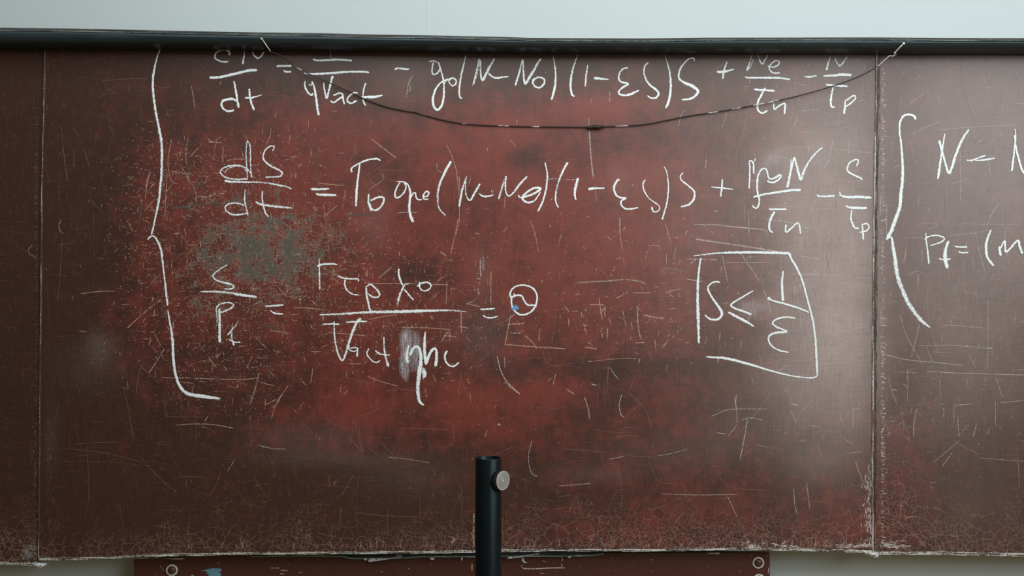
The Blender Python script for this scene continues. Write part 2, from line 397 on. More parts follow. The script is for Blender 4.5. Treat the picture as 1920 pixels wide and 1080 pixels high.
# worn bottom edges, side edges, hangers behind
off = lambda path, dx, dy: [(x + dx, y + dy) for x, y in path]
strip('bottom_edge', off(bot_c, 0, 0), -0.6, 4.2, -0.0015, 0.027, M['edge'], centre, jit=0.9, label='worn edge with the paint chipped to white')
strip('bottom_edge', off(bot_l, 0, 0), -1, 4.6, 0.0015, 0.027, M['edge'], left, jit=0.9, label='worn edge with the paint chipped to white')
strip('bottom_edge', off(bot_r, 0, 0), -1.5, 4.8, 0.0025, 0.027, M['edge'], right, jit=0.9, label='worn edge with the paint chipped to white')
strip('side_edge', seam_l, -2.2, 0.6, -0.0012, 0.01, M['seaml'], centre, side=True, jit=0.5, label='pale scuffed vertical edge beside the left joint')
strip('side_edge', seam_r, -3.6, -0.4, -0.0018, 0.01, M['seam'], centre, side=True, jit=0.4, label='pale scuffed vertical edge beside the right joint')
strip('side_edge', seam_r, 2.0, 4.6, 0.0030, 0.004, M['seamd'], right, side=True, jit=2.2, label='dark chipped edge beside the right joint')
for hx in (-1.2, -0.55, 0.55, 1.2):
    for hz in (1.15, 1.75):
        V, Fc = box_geo(hx - 0.04, hx + 0.04, 0.031 if abs(hx) > 1 else 0.028, YW, hz - 0.05, hz + 0.05)
        link('wall_bracket', mesh('wall_bracket', V, Fc), M['darksteel'], board, BASE)

# ------------------------------------------------------------------ ribbons: chalk strokes and scratches
class Rib:
    def __init__(s, two=False): s.V = []; s.F = []; s.dens = []; s.acr = []; s.tone = []; s.n = 0; s.two = two
    def add(s, pts, width, dens, tone=(1, 1, 1), y=-0.0006, taper=1.2, jit=0.0, step=1.5, cat=True):
        p = catmull(pts, step) if cat else np.asarray(pts, float)
        n = len(p); t = np.gradient(p, axis=0); L = np.hypot(t[:, 0], t[:, 1]) + 1e-9; t /= L[:, None]
        nn = np.stack([-t[:, 1], t[:, 0]], 1)
        cum = np.concatenate([[0], np.cumsum(np.hypot(*(np.diff(p, axis=0)).T))]); tot = cum[-1] + 1e-9
        wv = np.interp(cum / tot, np.linspace(0, 1, len(width)), width) if isinstance(width, (list, tuple)) else np.full(n, float(width))
        dv = np.interp(cum / tot, np.linspace(0, 1, len(dens)), dens) if isinstance(dens, (list, tuple)) else np.full(n, float(dens))
        hw = wv / 2 * (1.0 if s.two else 1.13)
        if taper:
            e = np.minimum(cum, tot - cum); r = np.maximum(hw * taper, 0.5)
            hw = hw * np.sqrt(np.clip(1 - np.clip(1 - e / r, 0, 1) ** 2, 0.05, 1))
        a = hw.copy(); b = hw.copy()
        if jit:
            a += jit * rng.normal(0, 1, n) * 0.35; b += jit * rng.normal(0, 1, n) * 0.35
        A = p + nn * a[:, None]; B = p - nn * b[:, None]
        k = (D + y) / F
        def w3(q, yy): return np.stack([(q[:, 0] - 960) * k, np.full(n, yy), ZC - (q[:, 1] - 540) * k], 1)
        if s.two:
            s.V.append(np.stack([w3(A, y), w3(B, y)], 1).reshape(-1, 3)); c = 2; s.acr.append(np.tile([1., -1.], n))
        else:
            s.V.append(np.stack([w3(A, y), w3(p, y - 0.0005), w3(B, y)], 1).reshape(-1, 3)); c = 3; s.acr.append(np.tile([1., 0., -1.], n))
        s.dens.append(np.repeat(dv, c)); s.tone.append(np.tile(np.array([*tone, 1.0]), (n * c, 1)))
        i = np.arange(n - 1)[:, None] * c + s.n
        for q in range(c - 1): s.F.append(np.hstack([i + q, i + q + 1, i + c + q + 1, i + c + q]))
        s.n += n * c
    def build(s, name, mat, parent, base=None):
        V = np.vstack(s.V); Fc = np.vstack(s.F)
        me = bpy.data.meshes.new(name)
        me.vertices.add(len(V)); me.vertices.foreach_set('co', V.astype(np.float32).ravel())
        me.loops.add(Fc.size); me.loops.foreach_set('vertex_index', Fc.astype(np.int32).ravel())
        me.polygons.add(len(Fc)); me.polygons.foreach_set('loop_start', np.arange(0, Fc.size, 4, dtype=np.int32))
        me.update(calc_edges=True); me.validate()
        for an, v in (('dens', s.dens), ('across', s.acr)):
            a = me.attributes.new(an, 'FLOAT', 'POINT'); a.data.foreach_set('value', np.concatenate(v).astype(np.float32))
        a = me.attributes.new('tone', 'FLOAT_COLOR', 'POINT'); a.data.foreach_set('color', np.vstack(s.tone).astype(np.float32).ravel())
        return link(name, me, mat, parent, base)

layer = [0]
def sym(name, label, o, strokes, parent=None, mat='chalk'):
    """one chalk symbol: o = (x0, y0, scale) of the frame its strokes are measured in; stroke = (width px, density, points)"""
    parent = parent or centre
    x0, y0, sc = o; r = Rib()
    for (wd, dn, pts) in strokes:
        layer[0] = (layer[0] + 1) % 9
        q = [(x0 + x / sc, y0 + y / sc) for x, y in pts]
        r.add(q, wd, dn if mat == 'smudge' else [d - 0.03 for d in dn] if isinstance(dn, list) else dn - 0.03, y=YF[parent.name] - 0.0006 - 0.00006 * layer[0], jit=0.9)
    ob = r.build(name, M[mat], parent); ob['label'] = label
    return ob
A = (0, 0, 4); R1 = (360, 60, 6); R2 = (680, 60, 6); R3 = (1000, 60, 6); R4 = (1320, 60, 6)
E1 = (240, 240, 6); E2 = (540, 260, 6); E3 = (820, 260, 6); E4 = (1100, 260, 6); E5 = (1360, 260, 6)
T1 = (240, 400, 6); T2 = (240, 580, 6); T3 = (560, 470, 6); T4 = (580, 600, 6); T5 = (840, 480, 6)
B1 = (1240, 440, 6); B2 = (1240, 580, 6); K1 = (1600, 200, 6); K2 = (1600, 380, 6)
def cv(o, pts, t):                       # points measured in frame o, given in frame t
    return [((o[0] + x / o[2] - t[0]) * t[2], (o[1] + y / o[2] - t[1]) * t[2]) for x, y in pts]
FULL = (0, 0, 1)
# --- brace of the equation system
sym('chalk_brace', 'long chalk brace left of the three equations', FULL, [
    ([2.0, 4.2, 4.6, 4.6, 5.2, 5.2, 4.6, 3.8, 3.2], 0.74, cv(A, [(1206, 360), (1185, 410), (1165, 480), (1150, 560), (1146, 650), (1155, 750), (1170, 850), (1185, 920), (1198, 1000)], FULL)
        + cv(E1, [(350, 20), (368, 100), (380, 200), (382, 300), (380, 420), (375, 540), (365, 640), (350, 800), (325, 930), (300, 1040)], FULL) + cv(T1, [(300, 80), (287, 150), (262, 242)], FULL)),
    ([3.0, 3.8, 4.6, 3.2, 3.0, 4.0, 3.6], 0.76, cv(T1, [(218, 300), (245, 270), (285, 255), (315, 285), (350, 350), (375, 430), (388, 530), (400, 650), (420, 800), (432, 930), (447, 1040)], FULL)),
    ([2.8, 4.0, 5.0, 5.0, 4.4, 5.6, 6.8, 3.0], [0.72, 0.76, 0.8, 0.85, 0.9, 0.9, 0.85], cv(T2, [(447, 10), (470, 140), (490, 250), (503, 380), (507, 500), (517, 630), (540, 750), (575, 850), (640, 930), (720, 962), (850, 980), (950, 995), (1040, 1005)], FULL))])
# --- first equation
sym('chalk_letter', 'chalk letter d over the first fraction bar', R1, [
    ([3, 2.4, 2.8, 3.2, 3.2], 0.78, [(435, 235), (400, 210), (350, 203), (290, 220), (260, 260), (265, 300), (310, 325), (360, 335), (408, 330)]), (7, 0.62, [(405, 232), (430, 258)]),
    ([2.0, 3.2, 4], [0.5, 0.75, 0.85], [(594, 190), (583, 280), (572, 365)])])
sym('chalk_letter', 'chalk letter N over the first fraction bar, its top under the rail', R1, [([2.4, 3.4, 3.6, 3.2, 2.2], [0.45, 0.75, 0.8, 0.75, 0.45], [(668, 205), (700, 265), (735, 292), (775, 275), (822, 200)])])
sym('chalk_fraction_bar', 'chalk bar over dt in the first equation', R1, [([4.4, 4.8, 5, 5], 0.85, [(195, 513), (280, 513), (400, 490), (550, 455), (650, 430), (735, 432)])])
sym('chalk_letter', 'chalk letter d under the first fraction bar', R1, [([3.4, 3.4, 4.6, 4.4], 0.8, [(475, 878), (410, 893), (360, 870), (330, 820), (345, 780), (400, 757), (460, 755), (500, 775)]),
    ([3, 3.6, 4, 4.4], 0.8, [(470, 550), (490, 650), (508, 760), (525, 855)]), (6, 0.65, [(505, 810), (532, 840)])])
sym('chalk_letter', 'chalk letter t under the first fraction bar', R1, [([3.2, 3.6, 4], 0.8, [(645, 635), (650, 720), (670, 810), (703, 880)]), ([3.2, 3.2, 2], [0.8, 0.8, 0.6], [(595, 742), (670, 740), (790, 708)])])
sym('chalk_equals_sign', 'chalk equals sign under the knot of the wire', R1, [(3.8, 0.85, [(950, 385), (1040, 381), (1120, 382)]), ([3, 4, 3.4], 0.8, [(1025, 432), (1060, 447), (1118, 447)])])
sym('chalk_digit', 'chalk digit one with a wide foot', R1, [(1.8, 0.55, [(1558, 220), (1563, 300)]), ([3.4, 4, 4, 4], 0.82, [(1360, 300), (1390, 318), (1500, 318), (1650, 310), (1800, 322)])])
sym('chalk_fraction_bar', 'chalk bar under the digit one', R1, [([2, 4.2, 4, 3.6, 3.6], 0.83, [(1255, 462), (1320, 470), (1450, 470), (1600, 460), (1760, 448), (1920, 448), (1995, 455)])])
sym('chalk_letter', 'chalk letter q under the digit one', R1, [([2.6, 3, 3.4, 3], 0.78, [(1275, 550), (1268, 600), (1290, 660), (1340, 710), (1365, 685)]), ([2, 3.4, 4, 4.4], 0.82, [(1310, 590), (1345, 600), (1352, 560), (1375, 620), (1395, 740), (1410, 850), (1425, 940)])])
sym('chalk_letter', 'chalk letter V in the first equation', R1, [([2.6, 3.4, 4], 0.8, [(1480, 570), (1490, 650), (1515, 745), (1535, 680), (1560, 580), (1583, 490)])])
sym('chalk_letter', 'small chalk letter a in the first equation', R1, [([2.6, 3.4, 3.4, 3.4], 0.78, [(1590, 715), (1650, 690), (1692, 700), (1700, 760), (1715, 815)]), (3.2, 0.78, [(1690, 725), (1640, 765), (1590, 795), (1560, 770)])])
sym('chalk_letter', 'small chalk letter c crossed by the wire', R1, [(3.2, 0.78, [(1868, 685), (1820, 685), (1770, 720), (1745, 770), (1790, 802), (1855, 772)])])
sym('chalk_letter', 'small chalk letter t with a long foot', R2, [([3, 2.4, 3], 0.78, [(35, 570), (10, 660), (3, 740), (15, 800), (35, 830)]), ([3, 4.6, 4.6, 2.8], 0.85, [(-20, 735), (60, 733), (140, 730), (190, 718), (225, 712)])])
sym('chalk_minus_sign', 'chalk minus before the letter g', R2, [([3, 3.6, 3.6, 2.6], 0.85, [(365, 428), (378, 410), (440, 413), (525, 420)])])
sym('chalk_letter', 'chalk letter g with a long tail', R2, [(2.6, 0.78, [(745, 335), (800, 325), (848, 345)]), (2.8, 0.78, [(800, 335), (782, 400), (780, 450), (798, 480), (840, 460), (868, 410), (853, 340)]),
    ([2.6, 2.8, 3.4, 4.4, 4.6, 3.4, 3], 0.8, [(855, 340), (880, 430), (905, 530), (915, 640), (910, 740), (885, 830), (840, 878), (800, 830), (790, 760), (810, 670), (850, 600), (900, 555), (960, 530)])])
sym('chalk_letter', 'small chalk subscript joined to the letter g', R2, [(2.4, 0.75, [(912, 610), (930, 560), (990, 520), (1025, 515)]), (3, 0.78, [(985, 590), (970, 550), (1005, 520), (1045, 535), (1048, 578), (1020, 605), (985, 588)])])
sym('chalk_bracket', 'tall thin chalk bracket after the letter g', R2, [([2.2, 3, 3.2, 3], [0.5, 0.78, 0.8, 0.8], [(1168, 238), (1140, 350), (1110, 480), (1090, 600), (1085, 680), (1095, 735), (1120, 750)])])
sym('chalk_letter', 'first chalk letter N of the first bracket', R2, [([3.4, 4, 3], 0.68, [(1240, 605), (1272, 480), (1312, 300)]), (2.4, 0.6, [(1240, 590), (1290, 470), (1325, 310)]), ([3, 3, 5, 5.4, 3], 0.72, [(1325, 310), (1325, 400), (1330, 490), (1350, 545), (1385, 480), (1430, 390), (1482, 298)])])
sym('chalk_minus_sign', 'curved chalk minus between two letters N in the first equation', R2, [([2.6, 3.4, 3.4, 2], 0.8, [(1415, 460), (1440, 490), (1500, 517), (1580, 508), (1645, 500)])])
sym('chalk_letter', 'second chalk letter N of the first bracket', R2, [([4, 3.4, 3, 4, 5.4, 3], 0.74, [(1715, 605), (1760, 460), (1800, 315), (1806, 420), (1815, 520), (1830, 588), (1870, 520), (1920, 440), (1970, 350), (2008, 295)])])
sym('chalk_digit', 'chalk subscript zero in the first equation', R3, [(3.2, 0.82, [(-5, 560), (20, 525), (70, 510), (122, 532), (120, 582), (70, 625), (20, 612), (-6, 575), (-2, 540), (30, 520)])])
sym('chalk_bracket', 'closing chalk bracket after the subscript zero', R3, [([2.2, 3, 3.6, 4, 3.6], [0.5, 0.75, 0.85, 0.85], [(217, 240), (240, 370), (250, 480), (245, 600), (225, 690), (203, 765)])])
sym('chalk_bracket', 'opening chalk bracket before one minus epsilon in the first equation', R3, [([2.4, 3.4, 3.6, 4, 3], [0.5, 0.75, 0.85, 0.85], [(507, 240), (465, 350), (435, 460), (420, 560), (420, 640), (435, 705), (465, 725)])])
sym('chalk_digit', 'chalk digit one as a plain stroke in the first equation', R3, [([2, 3.6, 2.6], 0.78, [(613, 368), (595, 480), (583, 618)])])
sym('chalk_minus_sign', 'chalk minus before epsilon in the first equation', R3, [([4.6, 4.6, 3, 2], 0.82, [(678, 518), (740, 524), (850, 535)])])
sym('chalk_letter', 'chalk letter epsilon in the first equation', R3, [([3.2, 2.8, 3.2, 4, 3.4, 3.6, 4.4, 2.2], 0.82, [(1065, 400), (1010, 415), (970, 460), (960, 520), (985, 560), (1065, 585), (1010, 620), (965, 660), (965, 695), (1020, 712), (1080, 705), (1190, 655)])])
sym('chalk_letter', 'chalk letter S inside the bracket of the first equation', R3, [([3, 2.8, 3.2, 4, 3.4, 2.4], 0.82, [(1295, 345), (1255, 380), (1245, 450), (1265, 530), (1310, 595), (1390, 660), (1408, 700), (1380, 738), (1330, 745), (1280, 715)])])
sym('chalk_bracket', 'long closing chalk bracket before the last S of the first equation', R3, [([1.8, 3, 3.4, 4.2, 4], [0.5, 0.75, 0.85, 0.85], [(1474, 240), (1505, 340), (1535, 460), (1545, 580), (1540, 700), (1515, 800), (1488, 858)])])
sym('chalk_letter', 'large chalk letter S after the brackets of the first equation', R3, [([2.4, 3, 3.6, 6, 5, 2.6], 0.8, [(1812, 330), (1800, 293), (1750, 303), (1680, 370), (1640, 450), (1640, 520), (1690, 565), (1790, 610), (1850, 660), (1830, 710), (1770, 750), (1670, 762)])])
sym('chalk_plus_sign', 'chalk plus sign in the first equation', R4, [([3, 3.6, 3], 0.8, [(262, 330), (225, 430), (210, 530)]), ([5, 4.4, 2.4], 0.82, [(143, 445), (210, 450), (340, 418)])])
sym('chalk_letter', 'chalk letter N beside a small e', R4, [([2, 3, 3.4], [0.45, 0.7, 0.8], [(548, 235), (515, 340), (480, 440)]), (2.2, [0.4, 0.65, 0.7], [(572, 240), (530, 370), (490, 435)]), ([2.2, 3.6, 3.2, 2], [0.45, 0.75, 0.75, 0.45], [(595, 238), (620, 300), (652, 360), (690, 310), (730, 235)])])
sym('chalk_letter', 'small chalk subscript e', R4, [(2.8, 0.8, [(715, 385), (790, 395), (842, 360), (838, 328), (790, 330), (740, 380), (740, 430), (790, 462), (855, 457)])])
sym('chalk_fraction_bar', 'chalk bar over tau n in the first equation', R4, [([3, 3.4, 3.8, 2.4], 0.84, [(460, 508), (520, 516), (700, 515), (850, 518), (970, 533)])])
sym('chalk_letter', 'chalk letter tau under the small e', R4, [(3.2, 0.82, [(560, 645), (680, 655), (800, 662)]), ([2.6, 4, 3.6, 3], 0.82, [(690, 625), (650, 700), (610, 780), (600, 850), (620, 895), (660, 912), (715, 885)])])
sym('chalk_letter', 'small chalk subscript n in the first equation', R4, [([2.6, 2.8, 3.2, 3.6], 0.82, [(785, 800), (790, 870), (835, 838), (885, 810), (912, 815), (903, 925)])])
sym('chalk_minus_sign', 'short chalk minus near the right end of the first equation', R4, [([2.4, 3, 3, 2], 0.8, [(1125, 500), (1190, 505), (1270, 490)])])
sym('chalk_letter', 'last chalk letter N of the first equation, its top under the rail', R4, [([1.8, 3.4, 5], [0.4, 0.72, 0.8], [(1432, 235), (1400, 340), (1375, 432)]), ([2, 3, 3.2, 2], [0.4, 0.75, 0.78, 0.45], [(1455, 235), (1485, 330), (1530, 380), (1580, 320), (1638, 235)])])
sym('chalk_fraction_bar', 'short chalk bar over tau p in the first equation', R4, [([2.8, 4, 5, 4.6], 0.86, [(1340, 495), (1450, 490), (1540, 480), (1660, 485)])])
sym('chalk_letter', 'chalk letter tau crossed by the wire', R4, [([3, 3.4, 4], 0.84, [(1370, 592), (1450, 602), (1615, 610)]), ([3, 4, 3], 0.82, [(1450, 620), (1430, 740), (1425, 800), (1440, 845), (1475, 840)])])
sym('chalk_letter', 'small chalk subscript p in the first equation', R4, [([2.2, 3.4, 4.2], 0.82, [(1592, 760), (1585, 830), (1575, 925)]), (3, 0.8, [(1600, 770), (1680, 718), (1706, 740), (1665, 790), (1595, 840)])])
# --- second equation
sym('chalk_letter', 'chalk letter d with a double loop', E1, [(2.4, 0.66, [(1345, 130), (1330, 220), (1328, 320), (1335, 430), (1347, 560)]), (2.8, 0.68, [(1347, 150), (1370, 190), (1378, 290), (1378, 400), (1390, 560)]),
    (3, 0.7, [(1350, 570), (1250, 578), (1150, 570), (1070, 540), (1040, 500), (1060, 460), (1130, 430), (1230, 420), (1310, 440), (1370, 490), (1388, 515)]), (2.6, 0.6, [(1090, 510), (1120, 460), (1200, 432), (1280, 435), (1330, 490), (1345, 560)])])
sym('chalk_letter', 'chalk letter S at the start of the second equation', E1, [([2.4, 2.6, 3, 3.6, 3, 2.4], 0.76, [(1626, 258), (1645, 212), (1600, 205), (1545, 250), (1520, 320), (1540, 375), (1610, 430), (1700, 475), (1735, 510), (1710, 543), (1640, 550), (1545, 555)])])
sym('chalk_fraction_bar', 'rough chalk bar over dt in the second equation', E1, [([4.4, 4.6, 3.6, 4, 4.4, 4], [0.74, 0.7, 0.6, 0.62, 0.66], [(1085, 595), (1150, 605), (1300, 607), (1500, 612), (1650, 635), (1780, 660), (1835, 685)])])
sym('chalk_letter', 'chalk letter d under the rough bar', E1, [([2.6, 3.4, 3.2, 3.4], 0.66, [(1318, 690), (1312, 800), (1325, 880), (1350, 985)]), ([3, 3, 3.6, 3], 0.7, [(1310, 872), (1250, 850), (1180, 845), (1120, 862), (1092, 895), (1120, 945), (1180, 975), (1270, 972), (1340, 958)])])
sym('chalk_letter', 'chalk letter t under the rough bar', E1, [([2.6, 3.2, 3.4], 0.74, [(1512, 705), (1510, 800), (1525, 880), (1545, 950), (1580, 1000)]), ([3.4, 3.8, 5, 4], [0.8, 0.76, 0.7, 0.62], [(1435, 830), (1500, 860), (1650, 882), (1850, 900)])])
sym('chalk_equals_sign', 'chalk equals sign in the second equation', E2, [([4, 3.8, 2.4], 0.84, [(252, 568), (350, 570), (465, 563)]), ([3.4, 4.4, 4], 0.86, [(315, 612), (345, 630), (430, 633), (545, 637)])])
sym('chalk_letter', 'tall chalk letter gamma in the second equation', E2, [([3.6, 3, 3.4, 3], 0.8, [(720, 380), (712, 340), (760, 300), (850, 255), (940, 230), (1010, 228), (1040, 250)]), ([3, 3.6, 4.6, 4.2], [0.74, 0.78, 0.84, 0.68], [(808, 275), (790, 420), (772, 580), (765, 765)])])
sym('chalk_letter', 'chalk letter b beside the tall gamma', E2, [([2.6, 3.2, 3.4], 0.82, [(908, 620), (905, 720), (935, 815)]), (3.4, 0.82, [(925, 700), (1000, 665), (1070, 660), (1076, 710), (1030, 780), (980, 805), (935, 785), (915, 720)])])
sym('chalk_letter', 'chalk letter g with a thick straight tail in the second equation', E2, [([2.2, 3, 4, 4.4, 6], [0.8, 0.82, 0.85, 0.8], [(1220, 485), (1290, 485), (1350, 520), (1375, 600), (1370, 700), (1365, 800), (1385, 890), (1412, 938)]), ([2.6, 3.2, 2.8], 0.8, [(1262, 490), (1225, 550), (1205, 610), (1210, 658), (1250, 660), (1300, 610), (1328, 545), (1305, 490)])])
sym('chalk_letter', 'small chalk subscript before the long bracket', E2, [(2.8, 0.8, [(1380, 665), (1408, 615), (1432, 612), (1442, 660), (1470, 688), (1508, 685)]), (2.8, 0.82, [(1510, 640), (1555, 655), (1586, 612), (1555, 595), (1522, 640), (1532, 682), (1580, 678)])])
sym('chalk_bracket', 'thick opening chalk bracket in the second equation', E2, [([4.4, 5, 5, 4.8, 3.4, 2.6], [0.85, 0.75, 0.65, 0.62, 0.7], [(1835, 252), (1770, 370), (1710, 500), (1685, 620), (1685, 720), (1710, 800), (1775, 868)])])
sym('chalk_letter', 'slanting chalk letter N after the thick bracket', E3, [([4.4, 4.4, 3], [0.72, 0.68, 0.55], [(245, 770), (275, 600), (310, 480), (333, 410)]), ([2.4, 3.2, 3, 4.4, 3.6], [0.55, 0.62, 0.75, 0.75], [(330, 415), (318, 520), (320, 620), (345, 680), (375, 690), (420, 610), (480, 505)])])
sym('chalk_minus_sign', 'curved chalk minus between two letters N in the second equation', E3, [([2, 3.2, 3, 2.4], 0.8, [(465, 618), (510, 645), (560, 650), (635, 632)]), (1.3, 0.6, [(612, 600), (608, 582), (622, 575), (632, 590), (620, 605), (610, 596)])])
sym('chalk_letter', 'chalk letter N before theta', E3, [([4, 3.6, 3.4], [0.75, 0.66, 0.5], [(688, 682), (730, 540), (770, 410)]), (2.2, 0.56, [(700, 650), (745, 530), (782, 415)]), ([2.6, 3.2, 3.4, 4.4, 3], 0.72, [(775, 420), (765, 520), (775, 610), (810, 645), (860, 600), (940, 500), (1015, 420)])])
sym('chalk_letter', 'chalk letter theta in the second equation', E3, [([2.6, 3.6, 4.4, 4, 4.4, 3, 2.8], [0.8, 0.82, 0.78, 0.78], [(915, 630), (925, 660), (1000, 650), (1080, 620), (1150, 580), (1150, 552), (1080, 560), (1000, 610), (960, 660), (975, 700), (1030, 720), (1100, 690), (1160, 600)])])
sym('chalk_bracket', 'closing chalk bracket after theta', E3, [([2.4, 3, 3.4, 4, 3.4], 0.74, [(1210, 265), (1235, 380), (1235, 480), (1215, 600), (1180, 720), (1130, 820)])])
sym('chalk_bracket', 'opening chalk bracket right of theta', E3, [([4, 3.8, 3.6, 3.4, 3], [0.84, 0.75, 0.6, 0.75, 0.8], [(1468, 265), (1410, 370), (1365, 480), (1335, 600), (1330, 690), (1345, 745), (1365, 775)])])
sym('chalk_digit', 'chalk digit one in the second equation', E3, [([4.6, 5, 4.4, 3], 0.8, [(1585, 440), (1560, 530), (1545, 620), (1560, 690)])])
sym('chalk_minus_sign', 'chalk minus before epsilon in the second equation', E3, [([4.4, 4, 3, 2.4], 0.88, [(1700, 578), (1730, 563), (1885, 555)])])
sym('chalk_letter', 'chalk letter epsilon in the second equation', E4, [([4, 4, 3.4, 3, 3, 3, 2.4], 0.86, [(375, 468), (350, 465), (312, 530), (312, 590), (335, 638), (380, 662), (440, 668), (390, 700), (388, 745), (430, 785), (500, 790), (580, 775)])])
sym('chalk_letter', 'chalk letter S inside the bracket of the second equation', E4, [([2.6, 3, 2.4, 3, 3], [0.8, 0.7, 0.7, 0.84], [(660, 460), (635, 500), (645, 580), (700, 670), (790, 735), (822, 780), (790, 822), (745, 815), (732, 765)])])
sym('chalk_bracket', 'thin closing chalk bracket before the last S of the second equation', E4, [([1.8, 2.4, 2.6, 3, 3], 0.78, [(868, 312), (895, 360), (915, 470), (918, 600), (900, 730), (870, 840), (850, 915)])])
sym('chalk_letter', 'hooked chalk letter S before the second plus sign', E4, [([2.4, 3, 3.6, 4, 3.4], 0.8, [(1085, 380), (1055, 420), (1065, 465), (1130, 520), (1200, 580), (1215, 640), (1185, 710), (1130, 750), (1055, 765)])])
sym('chalk_plus_sign', 'upright chalk plus sign in the second equation', E4, [([3, 3.4, 2.6], 0.84, [(1525, 455), (1520, 560), (1505, 655)]), ([2, 3, 2.2], 0.84, [(1400, 545), (1520, 555), (1645, 572)])])
sym('chalk_letter', 'narrow chalk letter gamma over the slanting bar', E5, [([3, 2.8, 3], 0.84, [(266, 565), (275, 400), (275, 310), (268, 265), (292, 247), (316, 290), (318, 400)]), (2.4, 0.75, [(338, 218), (330, 258)])])
sym('chalk_letter', 'long chalk letter g through the slanting bar', E5, [([3, 3.4, 3.4, 2.8, 2.8, 3.4, 3.4, 2.8, 2.6], 0.86, [(478, 465), (490, 490), (560, 485), (620, 435), (612, 408), (560, 440), (508, 455), (485, 435), (470, 370), (445, 335), (405, 350), (370, 410), (358, 500), (360, 590), (380, 680), (375, 750), (340, 785), (303, 750)])])
sym('chalk_smudge', 'broad pale rubbed chalk smear behind the last N of the second equation', E5, [([10, 26, 30, 24], [0.1, 0.3, 0.25, 0.05], [(720, 80), (560, 200), (420, 340), (300, 620)]), ([30, 40], [0.1, 0.22], [(1030, 20), (1120, 330)])], mat='smudge')
sym('chalk_letter', 'wide chalk letter N over the slanting bar', E5, [([2.4, 3.6, 4, 5], 0.84, [(775, 205), (748, 310), (722, 430), (695, 553)]), (3, 0.7, [(735, 230), (738, 300), (720, 430), (705, 520)]), ([3, 4, 4.4, 4.4, 3.6, 2], [0.85, 0.85, 0.7, 0.85], [(775, 205), (800, 300), (830, 410), (850, 460), (890, 350), (960, 230), (1040, 140), (1098, 103)])])
sym('chalk_fraction_bar', 'slanting chalk bar in the second equation', E5, [([3, 3.6, 4, 4.4], 0.88, [(310, 658), (450, 625), (650, 595), (760, 580), (850, 578)])])
sym('chalk_letter', 'chalk letter tau under the slanting bar', E5, [(3.4, 0.86, [(490, 797), (590, 795), (690, 795)]), ([4.2, 4, 4, 3], 0.84, [(555, 818), (515, 890), (492, 970), (502, 1030), (540, 1062)])])
sym('chalk_letter', 'small chalk subscript n under the slanting bar', E5, [([3, 3.2, 3, 3.2], 0.86, [(680, 962), (682, 1052), (740, 1010), (800, 955), (828, 960), (845, 1075)])])
sym('chalk_minus_sign', 'chalk minus beside the letter N of the second equation', E5, [([2.6, 3.6, 3.4, 2.4], 0.86, [(1025, 635), (1060, 650), (1130, 650), (1235, 643)])])
sym('chalk_letter', 'open chalk letter S beside the right joint', E5, [([2.4, 2.8, 3.2, 3.2], 0.86, [(1475, 315), (1496, 252), (1470, 235), (1400, 270), (1372, 330), (1390, 380), (1470, 420), (1530, 448), (1522, 468)])])
sym('chalk_fraction_bar', 'chalk bar beside the right joint', E5, [([2.6, 4.4, 5, 4.4], 0.86, [(1285, 600), (1302, 640), (1380, 658), (1500, 655), (1645, 665)])])
sym('chalk_letter', 'chalk letter tau beside the right joint', E5, [([3.6, 4.6, 3.6], 0.86, [(1350, 758), (1420, 778), (1595, 780)]), ([2.8, 3.6, 3], 0.84, [(1420, 800), (1415, 900), (1435, 970), (1460, 1005), (1505, 1010)])])
sym('chalk_letter', 'small chalk subscript p beside the right joint', K2, [([2.6, 3.4, 3], 0.84, [(98, 235), (106, 330), (112, 420)]), (2.8, 0.84, [(103, 250), (150, 235), (175, 270), (155, 310), (110, 328), (66, 336)])])
# --- third equation
sym('chalk_letter', 'chalk letter S over P on the left', T1, [([2.4, 2.6, 3, 4, 4, 2.6], 0.72, [(1118, 580), (1030, 630), (970, 680), (955, 710), (990, 750), (1080, 780), (1165, 800), (1187, 832), (1150, 852), (1080, 850)])])
sym('chalk_fraction_bar', 'thick chalk bar under the letter S on the left', T1, [([2.4, 4.6, 5.6, 6, 5], [0.75, 0.7, 0.62, 0.75, 0.72], [(812, 882), (950, 880), (1100, 890), (1250, 915), (1450, 942)])])
sym('chalk_letter', 'chalk letter P with a double stem', T2, [([4, 4.6, 5.4], 0.78, [(1028, -10), (1030, 150), (1032, 375)]), ([3.4, 3, 2.2], 0.62, [(990, -5), (1000, 60), (1003, 150)]), ([4.4, 3, 3.4, 3.4], 0.7, [(995, 0), (1010, -40), (1070, -70), (1140, -75), (1188, -50), (1160, -15), (1100, 15), (1040, 38)])])
sym('chalk_letter', 'small chalk subscript l', T2, [([5.5, 4.4, 4], [0.5, 0.6, 0.72], [(1245, 122), (1200, 195), (1120, 292)]), ([3.4, 4.6, 5], [0.6, 0.6, 0.75], [(1168, 240), (1168, 330), (1192, 410)]), (2.6, 0.7, [(1132, 335), (1190, 368), (1265, 368)])])
sym('chalk_equals_sign', 'chalk equals sign in the third equation', T1, [([2.6, 3.6, 3], 0.8, [(1540, 1045), (1650, 1040), (1750, 1030)]), ([2.4, 3.4, 2.6], 0.8, [(1598, 1088), (1645, 1124), (1750, 1134)])])
sym('chalk_letter', 'chalk letter gamma in the third equation', T3, [([2.4, 3.2, 3], 0.72, [(230, 90), (233, 250), (236, 440)]), ([4.4, 3.8, 3], 0.74, [(207, 180), (250, 157), (380, 150), (435, 158)])])
sym('chalk_letter', 'chalk letter tau in the third equation', T3, [([3, 3, 2.8], 0.76, [(442, 285), (510, 310), (600, 318), (670, 320), (668, 348)]), ([3, 3, 2.6], 0.74, [(520, 320), (520, 390), (550, 450), (610, 490), (672, 497)])])
